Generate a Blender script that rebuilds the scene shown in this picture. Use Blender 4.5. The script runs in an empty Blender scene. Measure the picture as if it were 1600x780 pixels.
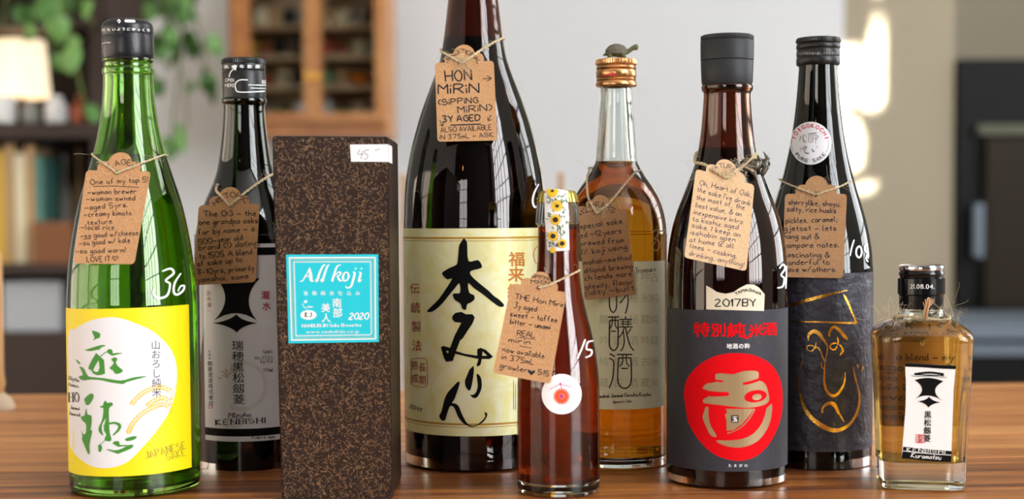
import bpy, bmesh, math, random
from mathutils import Vector, Matrix
from mathutils.bvhtree import BVHTree
from mathutils.geometry import tessellate_polygon
random.seed(7)
R = math.radians
S = bpy.context.scene
COL = S.collection
# ------------------------------------------------------------------ camera
F = 2300.0                     # focal length in pixels of the 1600 px wide frame
CAM = Vector((0, 0, .18))
SHY = .036
cd = bpy.data.cameras.new('camera'); cam = bpy.data.objects.new('camera', cd); COL.objects.link(cam)
cd.sensor_width = 36; cd.lens = F/1600*36; cd.shift_y = SHY
cd.clip_start = .01; cd.clip_end = 100
cd.dof.use_dof = True; cd.dof.focus_distance = 1.0; cd.dof.aperture_fstop = 4.6
cam.matrix_world = Matrix.Translation(CAM) @ Matrix.Rotation(R(90-2.7), 4, 'X') @ Matrix.Rotation(R(-.3), 4, 'Z')
S.camera = cam
CM = cam.matrix_world.to_3x3()
# ------------------------------------------------------------------ world, sun, window light, exposure
S.view_settings.view_transform = 'Standard'; S.view_settings.look = 'None'
S.view_settings.exposure = 0.36; S.view_settings.gamma = 1; S.view_settings.use_curve_mapping = False
w = bpy.data.worlds.new('world'); S.world = w; w.use_nodes = True
w.node_tree.nodes['Background'].inputs[0].default_value = (.62, .74, .9, 1)
w.node_tree.nodes['Background'].inputs[1].default_value = 1.2
S.cycles.use_denoising = True
S.cycles.max_bounces = 16; S.cycles.transmission_bounces = 16; S.cycles.transparent_max_bounces = 8
S.cycles.diffuse_bounces = 4; S.cycles.glossy_bounces = 4
S.cycles.sample_clamp_indirect = 6; S.cycles.blur_glossy = .6
SUNDIR = Vector((-1.85, 5.6, -.8)).normalized()
sd = bpy.data.lights.new('sun', 'SUN'); sd.energy = 60; sd.angle = R(.35); sd.color = (1, .93, .8)
sun = bpy.data.objects.new('sun', sd); COL.objects.link(sun); sun.rotation_euler = SUNDIR.to_track_quat('-Z', 'Y').to_euler()
def area(name, loc, dirv, sx, sy, power, col):
    d = bpy.data.lights.new(name, 'AREA'); d.shape = 'RECTANGLE'; d.size = sx; d.size_y = sy; d.energy = power; d.color = col
    o = bpy.data.objects.new(name, d); COL.objects.link(o); o.location = loc
    o.rotation_euler = Vector(dirv).to_track_quat('-Z', 'Y').to_euler(); return o
area('daylight_window_right', (3.12, -1.9, 1.65), (-1, 0, 0), 2.7, 3.1, 330, (.93, .97, 1))
area('fill_light_side', (3.12, 2.5, 1.5), (-1, 0, 0), 1.8, 2.6, 85, (.95, .98, 1))  # added fill to brighten the back wall and rim the bottles
area('fill_light_behind', (-1.7, -4.12, .95), (0, 1, 0), 1.5, 1.6, 32, (1, .97, .93))  # added fill from behind the viewer, lifts left sides and overall light
# ------------------------------------------------------------------ helpers
def ray(px, py):
    return (CM @ Vector(((px-800)/F, (390-py)/F + SHY*1600/F, -1))).normalized()
def at(px, py, Y):
    d = ray(px, py); return CAM + d*(Y/d.y)
def ground(px, py, z=0.0):
    d = ray(px, py); return CAM + d*((z-CAM.z)/d.z)
def srgb(h):
    c = [int(h[i:i+2], 16)/255 for i in (0, 2, 4)]
    return tuple((x/12.92 if x <= .04045 else ((x+.055)/1.055)**2.4) for x in c) + (1,)
def mat(name, col, rough=.5, metal=0, trans=0, ior=1.45, coat=0, emit=0, spec=.5, bump=0, bscale=200, bdist=.001, noise=0, nscale=60, col2=None):
    m = bpy.data.materials.new(name); m.use_nodes = True; nt = m.node_tree; b = nt.nodes['Principled BSDF']
    c = srgb(col) if isinstance(col, str) else tuple(col)+(1,)
    b.inputs['Base Color'].default_value = c; b.inputs['Roughness'].default_value = rough
    b.inputs['Metallic'].default_value = metal; b.inputs['Transmission Weight'].default_value = trans
    b.inputs['IOR'].default_value = ior; b.inputs['Coat Weight'].default_value = coat
    b.inputs['Specular IOR Level'].default_value = spec
    if emit: b.inputs['Emission Color'].default_value = c; b.inputs['Emission Strength'].default_value = emit
    tc = nt.nodes.new('ShaderNodeTexCoord')
    if noise:
        n = nt.nodes.new('ShaderNodeTexNoise'); n.inputs['Scale'].default_value = nscale; n.inputs['Detail'].default_value = 6
        r = nt.nodes.new('ShaderNodeValToRGB'); r.color_ramp.elements[0].position = .5-noise; r.color_ramp.elements[1].position = .5+noise
        r.color_ramp.elements[0].color = c; r.color_ramp.elements[1].color = srgb(col2)
        nt.links.new(tc.outputs['Object'], n.inputs['Vector']); nt.links.new(n.outputs[0], r.inputs[0]); nt.links.new(r.outputs[0], b.inputs['Base Color'])
    if bump:
        n = nt.nodes.new('ShaderNodeTexNoise'); n.inputs['Scale'].default_value = bscale; n.inputs['Detail'].default_value = 5
        bp = nt.nodes.new('ShaderNodeBump'); bp.inputs['Strength'].default_value = bump; bp.inputs['Distance'].default_value = bdist
        nt.links.new(tc.outputs['Object'], n.inputs['Vector']); nt.links.new(n.outputs[0], bp.inputs['Height']); nt.links.new(bp.outputs[0], b.inputs['Normal'])
    return m
class MB:
    def __init__(s): s.v = []; s.f = []
    def add(s, vs, fs):
        o = len(s.v); s.v += [Vector(p) for p in vs]; s.f += [tuple(i+o for i in f) for f in fs]
    def box(s, lo, hi):
        x0, y0, z0 = lo; x1, y1, z1 = hi
        s.add([(x0,y0,z0),(x1,y0,z0),(x1,y1,z0),(x0,y1,z0),(x0,y0,z1),(x1,y0,z1),(x1,y1,z1),(x0,y1,z1)],
              [(0,3,2,1),(4,5,6,7),(0,1,5,4),(1,2,6,5),(2,3,7,6),(3,0,4,7)]); return s
    def tube(s, pts, rad, n=6, cap=True):
        pts = [Vector(p) for p in pts]; N = len(pts)
        rs = rad if isinstance(rad, (list, tuple)) else [rad]*N
        ring = []; up = None
        for i, p in enumerate(pts):
            t = (pts[min(i+1, N-1)]-pts[max(i-1, 0)])
            if t.length < 1e-9: t = Vector((0, 0, 1))
            t.normalize()
            if up is None: up = t.orthogonal().normalized()
            up = (up - t*up.dot(t)); up = up.normalized() if up.length > 1e-6 else t.orthogonal().normalized()
            b = t.cross(up)
            ring.append([p + (up*math.cos(a)+b*math.sin(a))*rs[i] for a in [2*math.pi*k/n for k in range(n)]])
        o = len(s.v)
        for r in ring: s.v += r
        for i in range(N-1):
            for k in range(n):
                a = o+i*n+k; b_ = o+i*n+(k+1) % n; s.f.append((a, b_, b_+n, a+n))
        if cap:
            s.f.append(tuple(o+k for k in range(n))[::-1]); s.f.append(tuple(o+(N-1)*n+k for k in range(n)))
        return s
    def lathe(s, prof, n=64, c=(0, 0), rmod=None):
        """prof: (r, z) from bottom to top about a vertical axis at c"""
        o = len(s.v); idx = []
        for r, z in prof:
            if r < 1e-6: idx.append([len(s.v)]); s.v.append(Vector((c[0], c[1], z)))
            else:
                st = len(s.v)
                for k in range(n):
                    a = 2*math.pi*k/n; q = r*(rmod(a, z) if rmod else 1)
                    s.v.append(Vector((c[0]+q*math.cos(a), c[1]+q*math.sin(a), z)))
                idx.append(list(range(st, st+n)))
        for A, B in zip(idx, idx[1:]):
            for k in range(n):
                k2 = (k+1) % n
                if len(A) == 1 and len(B) == 1: continue
                if len(A) == 1: s.f.append((A[0], B[k2], B[k]))
                elif len(B) == 1: s.f.append((A[k], A[k2], B[0]))
                else: s.f.append((A[k], A[k2], B[k2], B[k]))
        return s
    def build(s, name, m, parent=None, smooth=True, kind=None, label=None, fix=False, base=None):
        me = bpy.data.meshes.new(name)
        off = base if base is not None else (ROOT.get(parent.name, Vector()) if parent else Vector())
        me.from_pydata([v-off for v in s.v], [], s.f)
        if fix:
            bm = bmesh.new(); bm.from_mesh(me); bmesh.ops.remove_doubles(bm, verts=bm.verts, dist=1e-7)
            bmesh.ops.recalc_face_normals(bm, faces=bm.faces); bm.to_mesh(me); bm.free()
        me.materials.append(m)
        if smooth:
            me.polygons.foreach_set('use_smooth', [True]*len(me.polygons))
            try: me.set_sharp_from_angle(angle=R(40))
            except Exception: pass
        o = bpy.data.objects.new(name, me); COL.objects.link(o)
        if parent: o.parent = parent; ROOT[o.name] = off
        else: o.location = off
        if kind: o['kind'] = kind
        if label: o['label'] = label
        return o
ROOT = {}
def thing(name, label, cat, loc, group=None):
    o = bpy.data.objects.new(name, None); COL.objects.link(o); o.location = loc; o.empty_display_size = .02
    o['label'] = label; o['category'] = cat
    if group: o['group'] = group
    ROOT[o.name] = Vector(loc); return o
def tag(o, label, cat, group=None):
    o['label'] = label; o['category'] = cat
    if group: o['group'] = group
    return o
def struct(mb, name, m, smooth=False):
    return mb.build(name, m, None, smooth, 'structure')
def solo(mb, name, m, label, cat, group=None, smooth=True, fix=False):
    """a thing that is one mesh; origin at the middle of its underside"""
    xs = [v.x for v in mb.v]; ys = [v.y for v in mb.v]; zs = [v.z for v in mb.v]
    o = mb.build(name, m, None, smooth, fix=fix, base=Vector(((min(xs)+max(xs))/2, (min(ys)+max(ys))/2, min(zs)))); return tag(o, label, cat, group)
def cr(pts, n=6):
    """Catmull-Rom through tuples of any length"""
    if len(pts) < 3: return [tuple(p) for p in pts]
    P = [pts[0]]+list(pts)+[pts[-1]]; out = []
    for i in range(1, len(P)-2):
        a, b, c, d = P[i-1], P[i], P[i+1], P[i+2]
        for k in range(n):
            t = k/n
            out.append(tuple(.5*((2*q)+(-p+r)*t+(2*p-5*q+4*r-s_)*t*t+(-p+3*q-3*r+s_)*t**3) for p, q, r, s_ in zip(a, b, c, d)))
    out.append(tuple(pts[-1])); return out
def PX(sc, ox, oy, *nums):
    return [(nums[i]/sc+ox, nums[i+1]/sc+oy) for i in range(0, len(nums), 2)]
# ---- print on surfaces: pixel outlines are cast onto the real surface they lie on
def ribbon(mb, pts, wd, mp, off, n=4, closed=False, round_=True):
    """pts [(x,y)], wd width or list; laid on surface mp"""
    if len(pts) == 1 or (len(pts) == 2 and pts[0] == pts[1]):
        x, y = pts[0]; r = (wd if not isinstance(wd, (list, tuple)) else wd[0])*.6
        disc(mb, x, y, r, r, mp, off, 8); return
    ws = wd if isinstance(wd, (list, tuple)) else [wd]*len(pts)
    q = [(p[0], p[1], w_) for p, w_ in zip(pts, ws)]
    if closed: q = q+[q[0]]
    q = cr(q, n) if n > 1 else q
    qq = [q[0]]
    for p_0 in q[1:]:
        a = qq[-1]; L = math.hypot(p_0[0]-a[0], p_0[1]-a[1]); m_ = int(L/4.5)
        for j in range(1, m_+1): t = j/(m_+1); qq.append(tuple(u+(v-u)*t for u, v in zip(a, p_0)))
        qq.append(p_0)
    q = qq
    o = []; m_ = len(q)
    for i, (x, y, w_) in enumerate(q):
        a = q[max(i-1, 0)]; b = q[min(i+1, m_-1)]
        if closed and i in (0, m_-1): a = q[m_-2]; b = q[1]
        dx, dy = b[0]-a[0], b[1]-a[1]; L = math.hypot(dx, dy) or 1
        dx /= L; dy /= L
        o.append(((x-dy*w_/2, y+dx*w_/2), (x+dy*w_/2, y-dx*w_/2), (dx, dy, w_, x, y)))
    rows = [(mp(*l, off), mp(*r, off)) for l, r, _ in o]
    for (a, b), (c, d) in zip(rows, rows[1:]):
        if None in (a, b, c, d): continue
        mb.add([a, b, d, c], [(0, 1, 2, 3)])
    if round_ and not closed:
        for e, sg in ((0, -1), (-1, 1)):
            dx, dy, w_, x, y = o[e][2]
            if w_ < .5: continue
            tip = mp(x+sg*dx*w_*.4, y+sg*dy*w_*.4, off); a, b = rows[e]
            if None in (tip, a, b): continue
            mb.add([a, b, tip], [(0, 1, 2)])
def disc(mb, x, y, rx, ry, mp, off, n=24, rot=0):
    ca, sa = math.cos(rot), math.sin(rot)
    fill(mb, [[(x+rx*math.cos(t)*ca-ry*math.sin(t)*sa, y+rx*math.cos(t)*sa+ry*math.sin(t)*ca) for t in [2*math.pi*k/n for k in range(n)]]], mp, off, 3.3 if rx > 20 else 12)
def cutmap(mb, vs, fs, mp, off, gx=7.0, gy=40.0):
    xs = [v[0] for v in vs]; ys = [v[1] for v in vs]
    if max(xs)-min(xs) > gx*1.3 or max(ys)-min(ys) > gy*1.3:
        bm = bmesh.new(); bv = [bm.verts.new((a, b, 0)) for a, b in vs]
        for f in fs:
            try: bm.faces.new([bv[i] for i in f])
            except ValueError: pass
        x = math.ceil(min(xs)/gx)*gx
        while x < max(xs):
            bmesh.ops.bisect_plane(bm, geom=bm.verts[:]+bm.edges[:]+bm.faces[:], plane_co=(x, 0, 0), plane_no=(1, 0, 0), dist=1e-5); x += gx
        y = math.ceil(min(ys)/gy)*gy
        while y < max(ys):
            bmesh.ops.bisect_plane(bm, geom=bm.verts[:]+bm.edges[:]+bm.faces[:], plane_co=(0, y, 0), plane_no=(0, 1, 0), dist=1e-5); y += gy
        bm.verts.index_update(); vs = [(v.co.x, v.co.y) for v in bm.verts]; fs = [tuple(v.index for v in f.verts) for f in bm.faces]; bm.free()
    P = [mp(a, b, off) for a, b in vs]
    ok = [f for f in fs if all(P[i] is not None for i in f)]
    mb.add([p if p is not None else Vector() for p in P], ok)
def fill(mb, loops, mp, off, gx=7.0, gy=40.0):
    vs = [p for l in loops for p in l]
    tr = tessellate_polygon([[Vector((a, b, 0)) for a, b in l] for l in loops])
    cutmap(mb, vs, [tuple(t) for t in tr], mp, off, gx, gy)
def smoothloop(pts, n=4):
    P = pts[-2:]+pts+pts[:2]; q = cr(P, n); return q[2*n:-2*n-1] if n else pts
_G = {}
def glyph(ch, bold=0.0):
    k = (ch, bold)
    if k not in _G:
        c = bpy.data.curves.new('t', 'FONT'); c.body = ch; c.resolution_u = 3; c.offset = bold
        o = bpy.data.objects.new('t', c); COL.objects.link(o); bpy.context.view_layer.update()
        e = o.evaluated_get(bpy.context.evaluated_depsgraph_get()); me = e.to_mesh()
        _G[k] = ([(v.co.x, v.co.y) for v in me.vertices], [tuple(p.vertices) for p in me.polygons])
        e.to_mesh_clear(); bpy.data.objects.remove(o); bpy.data.curves.remove(c)
    return _G[k]
def kanji(mb, ch, cx, cy, w_, h_, mp, off, bold=0.0, rot=0.0, shear=0.0):
    """one printed character centred at the pixel (cx, cy), w_ x h_ its size"""
    if bold:
        e = bold*max(w_, h_)*.55
        for i, (dx, dy) in enumerate(((e, e), (-e, e), (e, -e), (-e, -e))): kanji(mb, ch, cx+dx, cy+dy, w_, h_, mp, off+.00001*i, 0, rot, shear)
    vs, fs = glyph(ch, 0)
    if not vs: return
    xs = [v[0] for v in vs]; ys = [v[1] for v in vs]
    if ord(ch) > 0x4000: x0, x1, y0, y1 = 0.04, .96, -.08, .84
    elif ord(ch) > 0x3000: x0, x1, y0, y1 = 0.04, .96, -.08, .84
    else: x0, x1, y0, y1 = min(xs), max(xs), 0, .7
    ca, sa = math.cos(rot), math.sin(rot); o = []
    for a, b in vs:
        u = ((a-x0)/(x1-x0)-.5)*w_; v = (.5-(b-y0)/(y1-y0))*h_; u -= shear*v
        o.append((cx+u*ca-v*sa, cy+u*sa+v*ca))
    cutmap(mb, o, fs, mp, off, 9, 40)
def vtext(mb, s, x0, y0, x1, y1, size, mp, off, bold=0.0, wscale=1.0):
    n = len(s)
    for i, ch in enumerate(s):
        t = (i+.0)/(n-1) if n > 1 else 0
        kanji(mb, ch, x0+(x1-x0)*t, y0+(y1-y0)*t, size*wscale, size, mp, off, bold)
def sans(mb, s, x0, y0, x1, y1, h, mp, off, bold=0.0, shear=0.0):
    """line of sans lettering, baseline from (x0,y0) to (x1,y1), cap height h"""
    adv = []; x = 0
    for ch in s:
        vs, fs = glyph(ch, 0.0); 
        if not vs: adv.append((ch, x, 0)); x += .32; continue
        mx = max(v[0] for v in vs); mn = min(v[0] for v in vs); adv.append((ch, x-mn, 1)); x += mx-mn+.11
    L = math.hypot(x1-x0, y1-y0); k = L/max(x-.11, .1); ky = h/.7; dx, dy = (x1-x0)/L, (y1-y0)/L
    for ch, ax, on in adv:
        if not on: continue
        vs, fs = glyph(ch, bold); o = []
        for a, b in vs:
            u = (a+ax)*k+shear*b*ky; v = -b*ky; o.append((x0+u*dx-v*dy, y0+u*dy+v*dx))
        cutmap(mb, o, fs, mp, off, 9, 40)
# ---- pen letters: each glyph is a set of strokes on a 6 x 9 grid (baseline 3, x-height 6, capitals 9)
PEN = {'A':'032953 1545','B':'0309 0949473606 0646443303','C':'58391806143354','D':'0309 093957553303','E':'49090343 0636','F':'490903 0636',
'G':'58391806143354 545636','H':'0903 5953 0656','I':'2923','J':'4944331304','K':'0903 490653','L':'090343','M':'0309 0936 3659 5953',
'N':'0309 0953 5359','O':'290705234355573929','P':'0309 0939583606','Q':'290705234355573929 3553','R':'0309 0939583606 2653','S':'482908164655331304',
'T':'0959 3933','U':'090413435459','V':'0923 2359','W':'0913 1336 3643 4359','X':'0953 5903','Y':'0936 5936 3633','Z':'0959 5903 0353',
'a':'36160413343633','b':'0903 052635342303','c':'3616041333','d':'3616041334 3933','e':'05352616041333','f':'39291813 0626','g':'361604133436311001',
'h':'0903 05263533','i':'0603 0808','j':'26211001 2828','k':'0903 360433','l':'090413','m':'0603 05162523 25364543','n':'0603 05263533',
'o':'160413333516','p':'0600 052635342303','q':'3616041334 3630','r':'0603 052636','s':'361605342303','t':'181423 0626','u':'0604133336 3633',
'v':'0613 1336','w':'0613 1325 2533 3346','x':'0633 3603','y':'0614 3610','z':'0636 3603 0333',
'0':'290705234355573929','1':'1729 2923','2':'082948360353','3':'094926453303','4':'3905 0555 4943','5':'4909 0906 0636443303','6':'39060423443605',
'7':'0959 5923','8':'260829482604234426','9':'48290726484843','.':'0303','\u00b7':'0505',',':'1302','-':'0545','!':'0905 0303','(':'29070523',')':'09272503',
'/':'0349','~':'05163546','&':'5318393705133355','@':'46362534454658391806133353','%':'0349 0909 4343',"'":'2928','$':'482908164655331304',
':':'0505 0303','>':'0656 3756 5635','<':'3706 0635 0656','h1':''}
def pen(mb, s, x0, y0, x1, y1, h, wd, mp, off, jit=.25, nib=0.0, shear=0.0, serif=0.0, path=None, n=3):
    """write s with its baseline from (x0,y0) to (x1,y1) (or along path), capitals h high, stroke width wd"""
    items = []; x = 0.0
    for ch in s:
        if ch == ' ': x += 3.0; continue
        st = [[(int(t[i]), int(t[i+1])-3) for i in range(0, len(t)-1, 2)] for t in PEN.get(ch, '0505').split()]
        mx = max(p[0] for q in st for p in q); mn = min(p[0] for q in st for p in q)
        items.append((x-mn, st)); x += mx-mn+(1.7 if not serif else 2.4)
    x -= 1.7; ky = h/6.0
    if path:
        P = cr(path, 8); cum = [0]
        for a, b in zip(P, P[1:]): cum.append(cum[-1]+math.hypot(b[0]-a[0], b[1]-a[1]))
        L = cum[-1]
    else: L = math.hypot(x1-x0, y1-y0)
    kx = L/max(x, .1)
    def place(u, v):
        if path:
            d = min(max(u, 0), L*.9999); i = 0
            while cum[i+1] < d: i += 1
            a, b = P[i], P[i+1]; l = cum[i+1]-cum[i] or 1; t = (d-cum[i])/l; dx, dy = (b[0]-a[0])/l, (b[1]-a[1])/l
            return a[0]+(b[0]-a[0])*t+dy*v, a[1]+(b[1]-a[1])*t-dx*v
        dx, dy = (x1-x0)/L, (y1-y0)/L
        return x0+u*dx+v*dy, y0+u*dy-v*dx
    for ax, st in items:
        jy = random.uniform(-jit, jit)
        for q in st:
            pts = []
            for a, b in q:
                uu = (a+ax)*kx + random.uniform(-jit, jit)*kx*.7; vv = b*ky+jy+random.uniform(-jit, jit)*.6
                pts.append(place(uu+shear*b*ky, vv))
            if len(pts) == 2 and q[0] == q[1]: ribbon(mb, [pts[0]], wd*1.1, mp, off); continue
            if nib:
                ws = []
                for i in range(len(pts)):
                    a = pts[max(i-1, 0)]; b = pts[min(i+1, len(pts)-1)]; l = math.hypot(b[0]-a[0], b[1]-a[1]) or 1
                    ws.append(wd*(1-nib*abs(b[0]-a[0])/l))
                ribbon(mb, pts, ws, mp, off, n if len(pts) > 2 else 1)
            else:
                ribbon(mb, pts, wd, mp, off, n if len(pts) > 2 else 1)
            if serif and len(q) >= 2:
                for e, nx in ((0, 1), (-1, -2)):
                    if abs(q[e][0]-q[nx][0]) <= abs(q[e][1]-q[nx][1]) and q[e][1] in (0, 3, 6):
                        x_, y_ = pts[e]; c_ = math.atan2(y1-y0, x1-x0) if not path else 0
                        ribbon(mb, [(x_-serif*math.cos(c_), y_-serif*math.sin(c_)), (x_+serif*math.cos(c_), y_+serif*math.sin(c_))], wd*.4, mp, off, 1)
# ---- bottles
def cast(bv, x, y, off):
    d = ray(x, y); h = bv.ray_cast(CAM, d)
    if h[0] is None:
        for dx, dy in ((.03, 0), (-.03, 0), (0, .03), (0, -.03)):
            h = bv.ray_cast(CAM, ray(x+dx, y+dy))
            if h[0] is not None: break
        else: return None
    n = h[1] if h[1].dot(d) < 0 else -h[1]
    return h[0]+n*off
class Bottle:
    """geometry of a round bottle: axis foot from the pixel of its base, silhouette from (y, half width) pixels"""
    def __init__(s, xb, yb, prof, xt=None, foot=.9, corner=9):
        g = ground(xb, yb); hw = prof[-1][1]
        s.D = g.y/(1-hw/F*foot); s.k = s.D/F
        s.x = at(xb, yb, s.D).x; s.y = s.D; s.c = (s.x, s.y)
        # pixel column of the axis by height: the axis is vertical in the world
        pts = []
        for y, h in prof: pts.append((h*s.k, s.Z(y)))
        pts = [p for p in pts if p[1] > corner*s.k]
        rb = pts[-1][0]
        pts += [(rb, corner*s.k*1.2), (rb*.985, corner*s.k*.55), (rb*.94, corner*s.k*.15), (rb*.86, 0.0003)]
        pts.sort(key=lambda p: p[1]); s.raw = pts
        s.prof = cr(pts, 5)
        ks = [(0, s.prof[0][1])]+s.prof
        mb = MB().lathe(s.prof, 144, s.c); s.bvh = BVHTree.FromPolygons(mb.v, mb.f)
        s.extra = []
    def Z(s, y):
        p = at(0, 0, s.D); 
        # ray through the axis column at this row
        x = 800+s.x/s.D*F
        for _ in range(3):
            q = at(x, y, s.D); x += (s.x-q.x)/s.k
        return at(x, y, s.D).z
    def col(s, y):
        x = 800+s.x/s.D*F
        for _ in range(3): x += (s.x-at(x, y, s.D).x)/s.k
        return x
    def r(s, z):
        P = s.prof
        for a, b in zip(P, P[1:]):
            if a[1] <= z <= b[1]:
                t = (z-a[1])/((b[1]-a[1]) or 1); return a[0]+(b[0]-a[0])*t
        return P[-1][0] if z > P[-1][1] else P[0][0]
    def mp(s, x, y, off):
        return cast(s.bvh, x, y, off)
    def th(s, x, y):
        p = s.mp(x, y, 0); return math.atan2(p.x-s.x, -(p.y-s.y))
    def front(s, y):
        return s.mp(s.col(y), y, 0).z
    def patch(s, th0, th1, z0, z1, off, skew=0.0, nt=72, nz=10):
        mb = MB(); vs = []
        for j in range(nz+1):
            for i in range(nt+1):
                t = th0+(th1-th0)*i/nt; z = z0+(z1-z0)*j/nz + skew*math.sin(t)*s.r((z0+z1)/2)
                rr = s.r(z)+off; vs.append((s.x+rr*math.sin(t), s.y-rr*math.cos(t), z))
        W = nt+1
        mb.add(vs, [(j*W+i, j*W+i+1, (j+1)*W+i+1, (j+1)*W+i) for j in range(nz) for i in range(nt)]); return mb
    def glass(s, root, mg, ml, level, wall=.0024, floor=.005, lname='liquid', punt=0.0):
        P = s.prof; out = [(0, P[0][1]+punt)]+[(p[0], p[1]) for p in P]
        ztop = P[-1][1]
        inn = [(max(p[0]-wall, .001), p[1]) for p in P if p[1] > floor+.001]
        cr_ = inn[0][0]
        inn = [(0, floor+punt*.6), (cr_*.8, floor), (cr_*.95, floor+.0007)]+[q for q in inn if q[1] > floor+.002]
        mb = MB().lathe(out+[(inn[-1][0], ztop)]+inn[::-1][0:], 96, s.c)
        g = mb.build('bottle_glass', mg, root, fix=True)
        zl = s.Z(level); e = .00025
        lq = [(0, floor-e+punt*.6)]+[(q[0]+(e if q[0] > 0 else 0), q[1]-(e if q[1] < floor+.002 else 0)) for q in inn[1:] if q[1] < zl]
        rl = max(s.r(zl)-wall, .001)+e
        lq += [(rl, zl), (0, zl)]
        if ml: MB().lathe(lq, 96, s.c).build(lname, ml, root, fix=True)
        return g
def ringlathe(b, seq, n=96, rmod=None):
    """lathe from (y px, half width px) pairs on the bottle's axis, given top to bottom"""
    return MB().lathe([(h*b.k, b.Z(y)) for y, h in seq][::-1], n, b.c, rmod)
# ------------------------------------------------------------------ materials
def woodmat(name, cols, sx=1.2, sy=26, rough=.38, coat=.25, bump=.12):
    m = bpy.data.materials.new(name); m.use_nodes = True; nt = m.node_tree; b = nt.nodes['Principled BSDF']; L = nt.links.new
    tc = nt.nodes.new('ShaderNodeTexCoord'); oi = nt.nodes.new('ShaderNodeObjectInfo')
    mp_ = nt.nodes.new('ShaderNodeMapping'); mp_.inputs['Scale'].default_value = (sx, sy, sy)
    ad = nt.nodes.new('ShaderNodeVectorMath'); ad.operation = 'ADD'
    ml = nt.nodes.new('ShaderNodeVectorMath'); ml.operation = 'SCALE'; ml.inputs['Scale'].default_value = 37
    cb = nt.nodes.new('ShaderNodeCombineXYZ')
    for i in range(3): L(oi.outputs['Random'], cb.inputs[i])
    L(cb.outputs[0], ml.inputs[0]); L(tc.outputs['Object'], ad.inputs[0]); L(ml.outputs[0], ad.inputs[1]); L(ad.outputs[0], mp_.inputs[0])
    n = nt.nodes.new('ShaderNodeTexNoise'); n.inputs['Scale'].default_value = 1.6; n.inputs['Detail'].default_value = 8; n.inputs['Distortion'].default_value = .7; n.inputs['Roughness'].default_value = .6
    n2 = nt.nodes.new('ShaderNodeTexNoise'); n2.inputs['Scale'].default_value = 9; n2.inputs['Detail'].default_value = 4
    L(mp_.outputs[0], n.inputs['Vector']); L(mp_.outputs[0], n2.inputs['Vector'])
    mx = nt.nodes.new('ShaderNodeMath'); mx.operation = 'MULTIPLY_ADD'; mx.inputs[1].default_value = .3; L(n2.outputs[0], mx.inputs[0])
    m2 = nt.nodes.new('ShaderNodeMath'); m2.operation = 'MULTIPLY_ADD'; m2.inputs[1].default_value = .85; L(n.outputs[0], m2.inputs[0])
    rr = nt.nodes.new('ShaderNodeMath'); rr.operation = 'MULTIPLY_ADD'; rr.inputs[1].default_value = .22; rr.inputs[2].default_value = -.17; L(oi.outputs['Random'], rr.inputs[0])
    L(rr.outputs[0], mx.inputs[2]); L(mx.outputs[0], m2.inputs[2])
    r = nt.nodes.new('ShaderNodeValToRGB'); e = r.color_ramp.elements
    e[0].position = .3; e[0].color = srgb(cols[0]); e[1].position = .72; e[1].color = srgb(cols[-1])
    for i, c in enumerate(cols[1:-1]):
        q = e.new(.3+.42*(i+1)/(len(cols)-1)); q.color = srgb(c)
    L(m2.outputs[0], r.inputs[0]); L(r.outputs[0], b.inputs['Base Color'])
    b.inputs['Roughness'].default_value = rough; b.inputs['Coat Weight'].default_value = coat; b.inputs['Coat Roughness'].default_value = .25
    bp = nt.nodes.new('ShaderNodeBump'); bp.inputs['Strength'].default_value = bump; bp.inputs['Distance'].default_value = .0006; L(n2.outputs[0], bp.inputs['Height']); L(bp.outputs[0], b.inputs['Normal'])
    return m
M_wall = mat('wall paint', 'E2E5E8', .9, bump=.05, bscale=90)
M_dwall = mat('dark wall paint', '3A3632', .85)
M_beige = mat('beige and shade wall paint', 'C9C0AA', .9)  # alcove colour; on the angled wall it also stands for shade
M_ceil = mat('ceiling paint', 'E6E2DC', .9)
M_floor = woodmat('floor oak', ['3A2618', '4C3220', '5A3C26'], 1.2, 14, .5)
M_table = woodmat('table wood', ['5A2C14', '9A5A28', 'C07C3E', 'DC9C5C'], 1.3, 30, .4, .15)
M_pine = woodmat('cabinet wood', ['A8642C', 'C07C3C', 'D09250'], 6, 6, .5)
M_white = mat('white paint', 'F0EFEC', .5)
M_black = mat('black plastic', '0C0C0D', .38)
M_kraft = mat('kraft card', 'AE8056', .85, bump=.25, bscale=1500, bdist=.0002, noise=.18, nscale=900, col2='C4966A')
M_kraftp = mat('pale kraft card', 'CFAC82', .85, bump=.2, bscale=1500, bdist=.0002, noise=.18, nscale=900, col2='DDBD96')
M_kraftd = mat('brown kraft card', '97704C', .85, bump=.25, bscale=1500, bdist=.0002, noise=.18, nscale=900, col2='AC8259')
M_twine = mat('jute twine', 'C9B795', .9, bump=.5, bscale=3000, bdist=.0003)
M_ink = mat('black ink', '14111A', .7)
M_inkg = mat('grey ink', '5A5360', .8)
M_pmark = mat('white paint marker', 'F4F7FA', .45, emit=0)
M_paper = mat('white label paper', 'E4E4E8', .6)
M_gold = mat('gold foil', 'D8A445', .25, metal=1, bump=.5, bscale=900, bdist=.0004)
M_red = mat('red print', 'D6000F', .7, spec=.15)
M_bprint = mat('black print', '0A0A0B', .65, spec=.15)
M_wprint = mat('white print', 'F2F2F2', .5)
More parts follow.
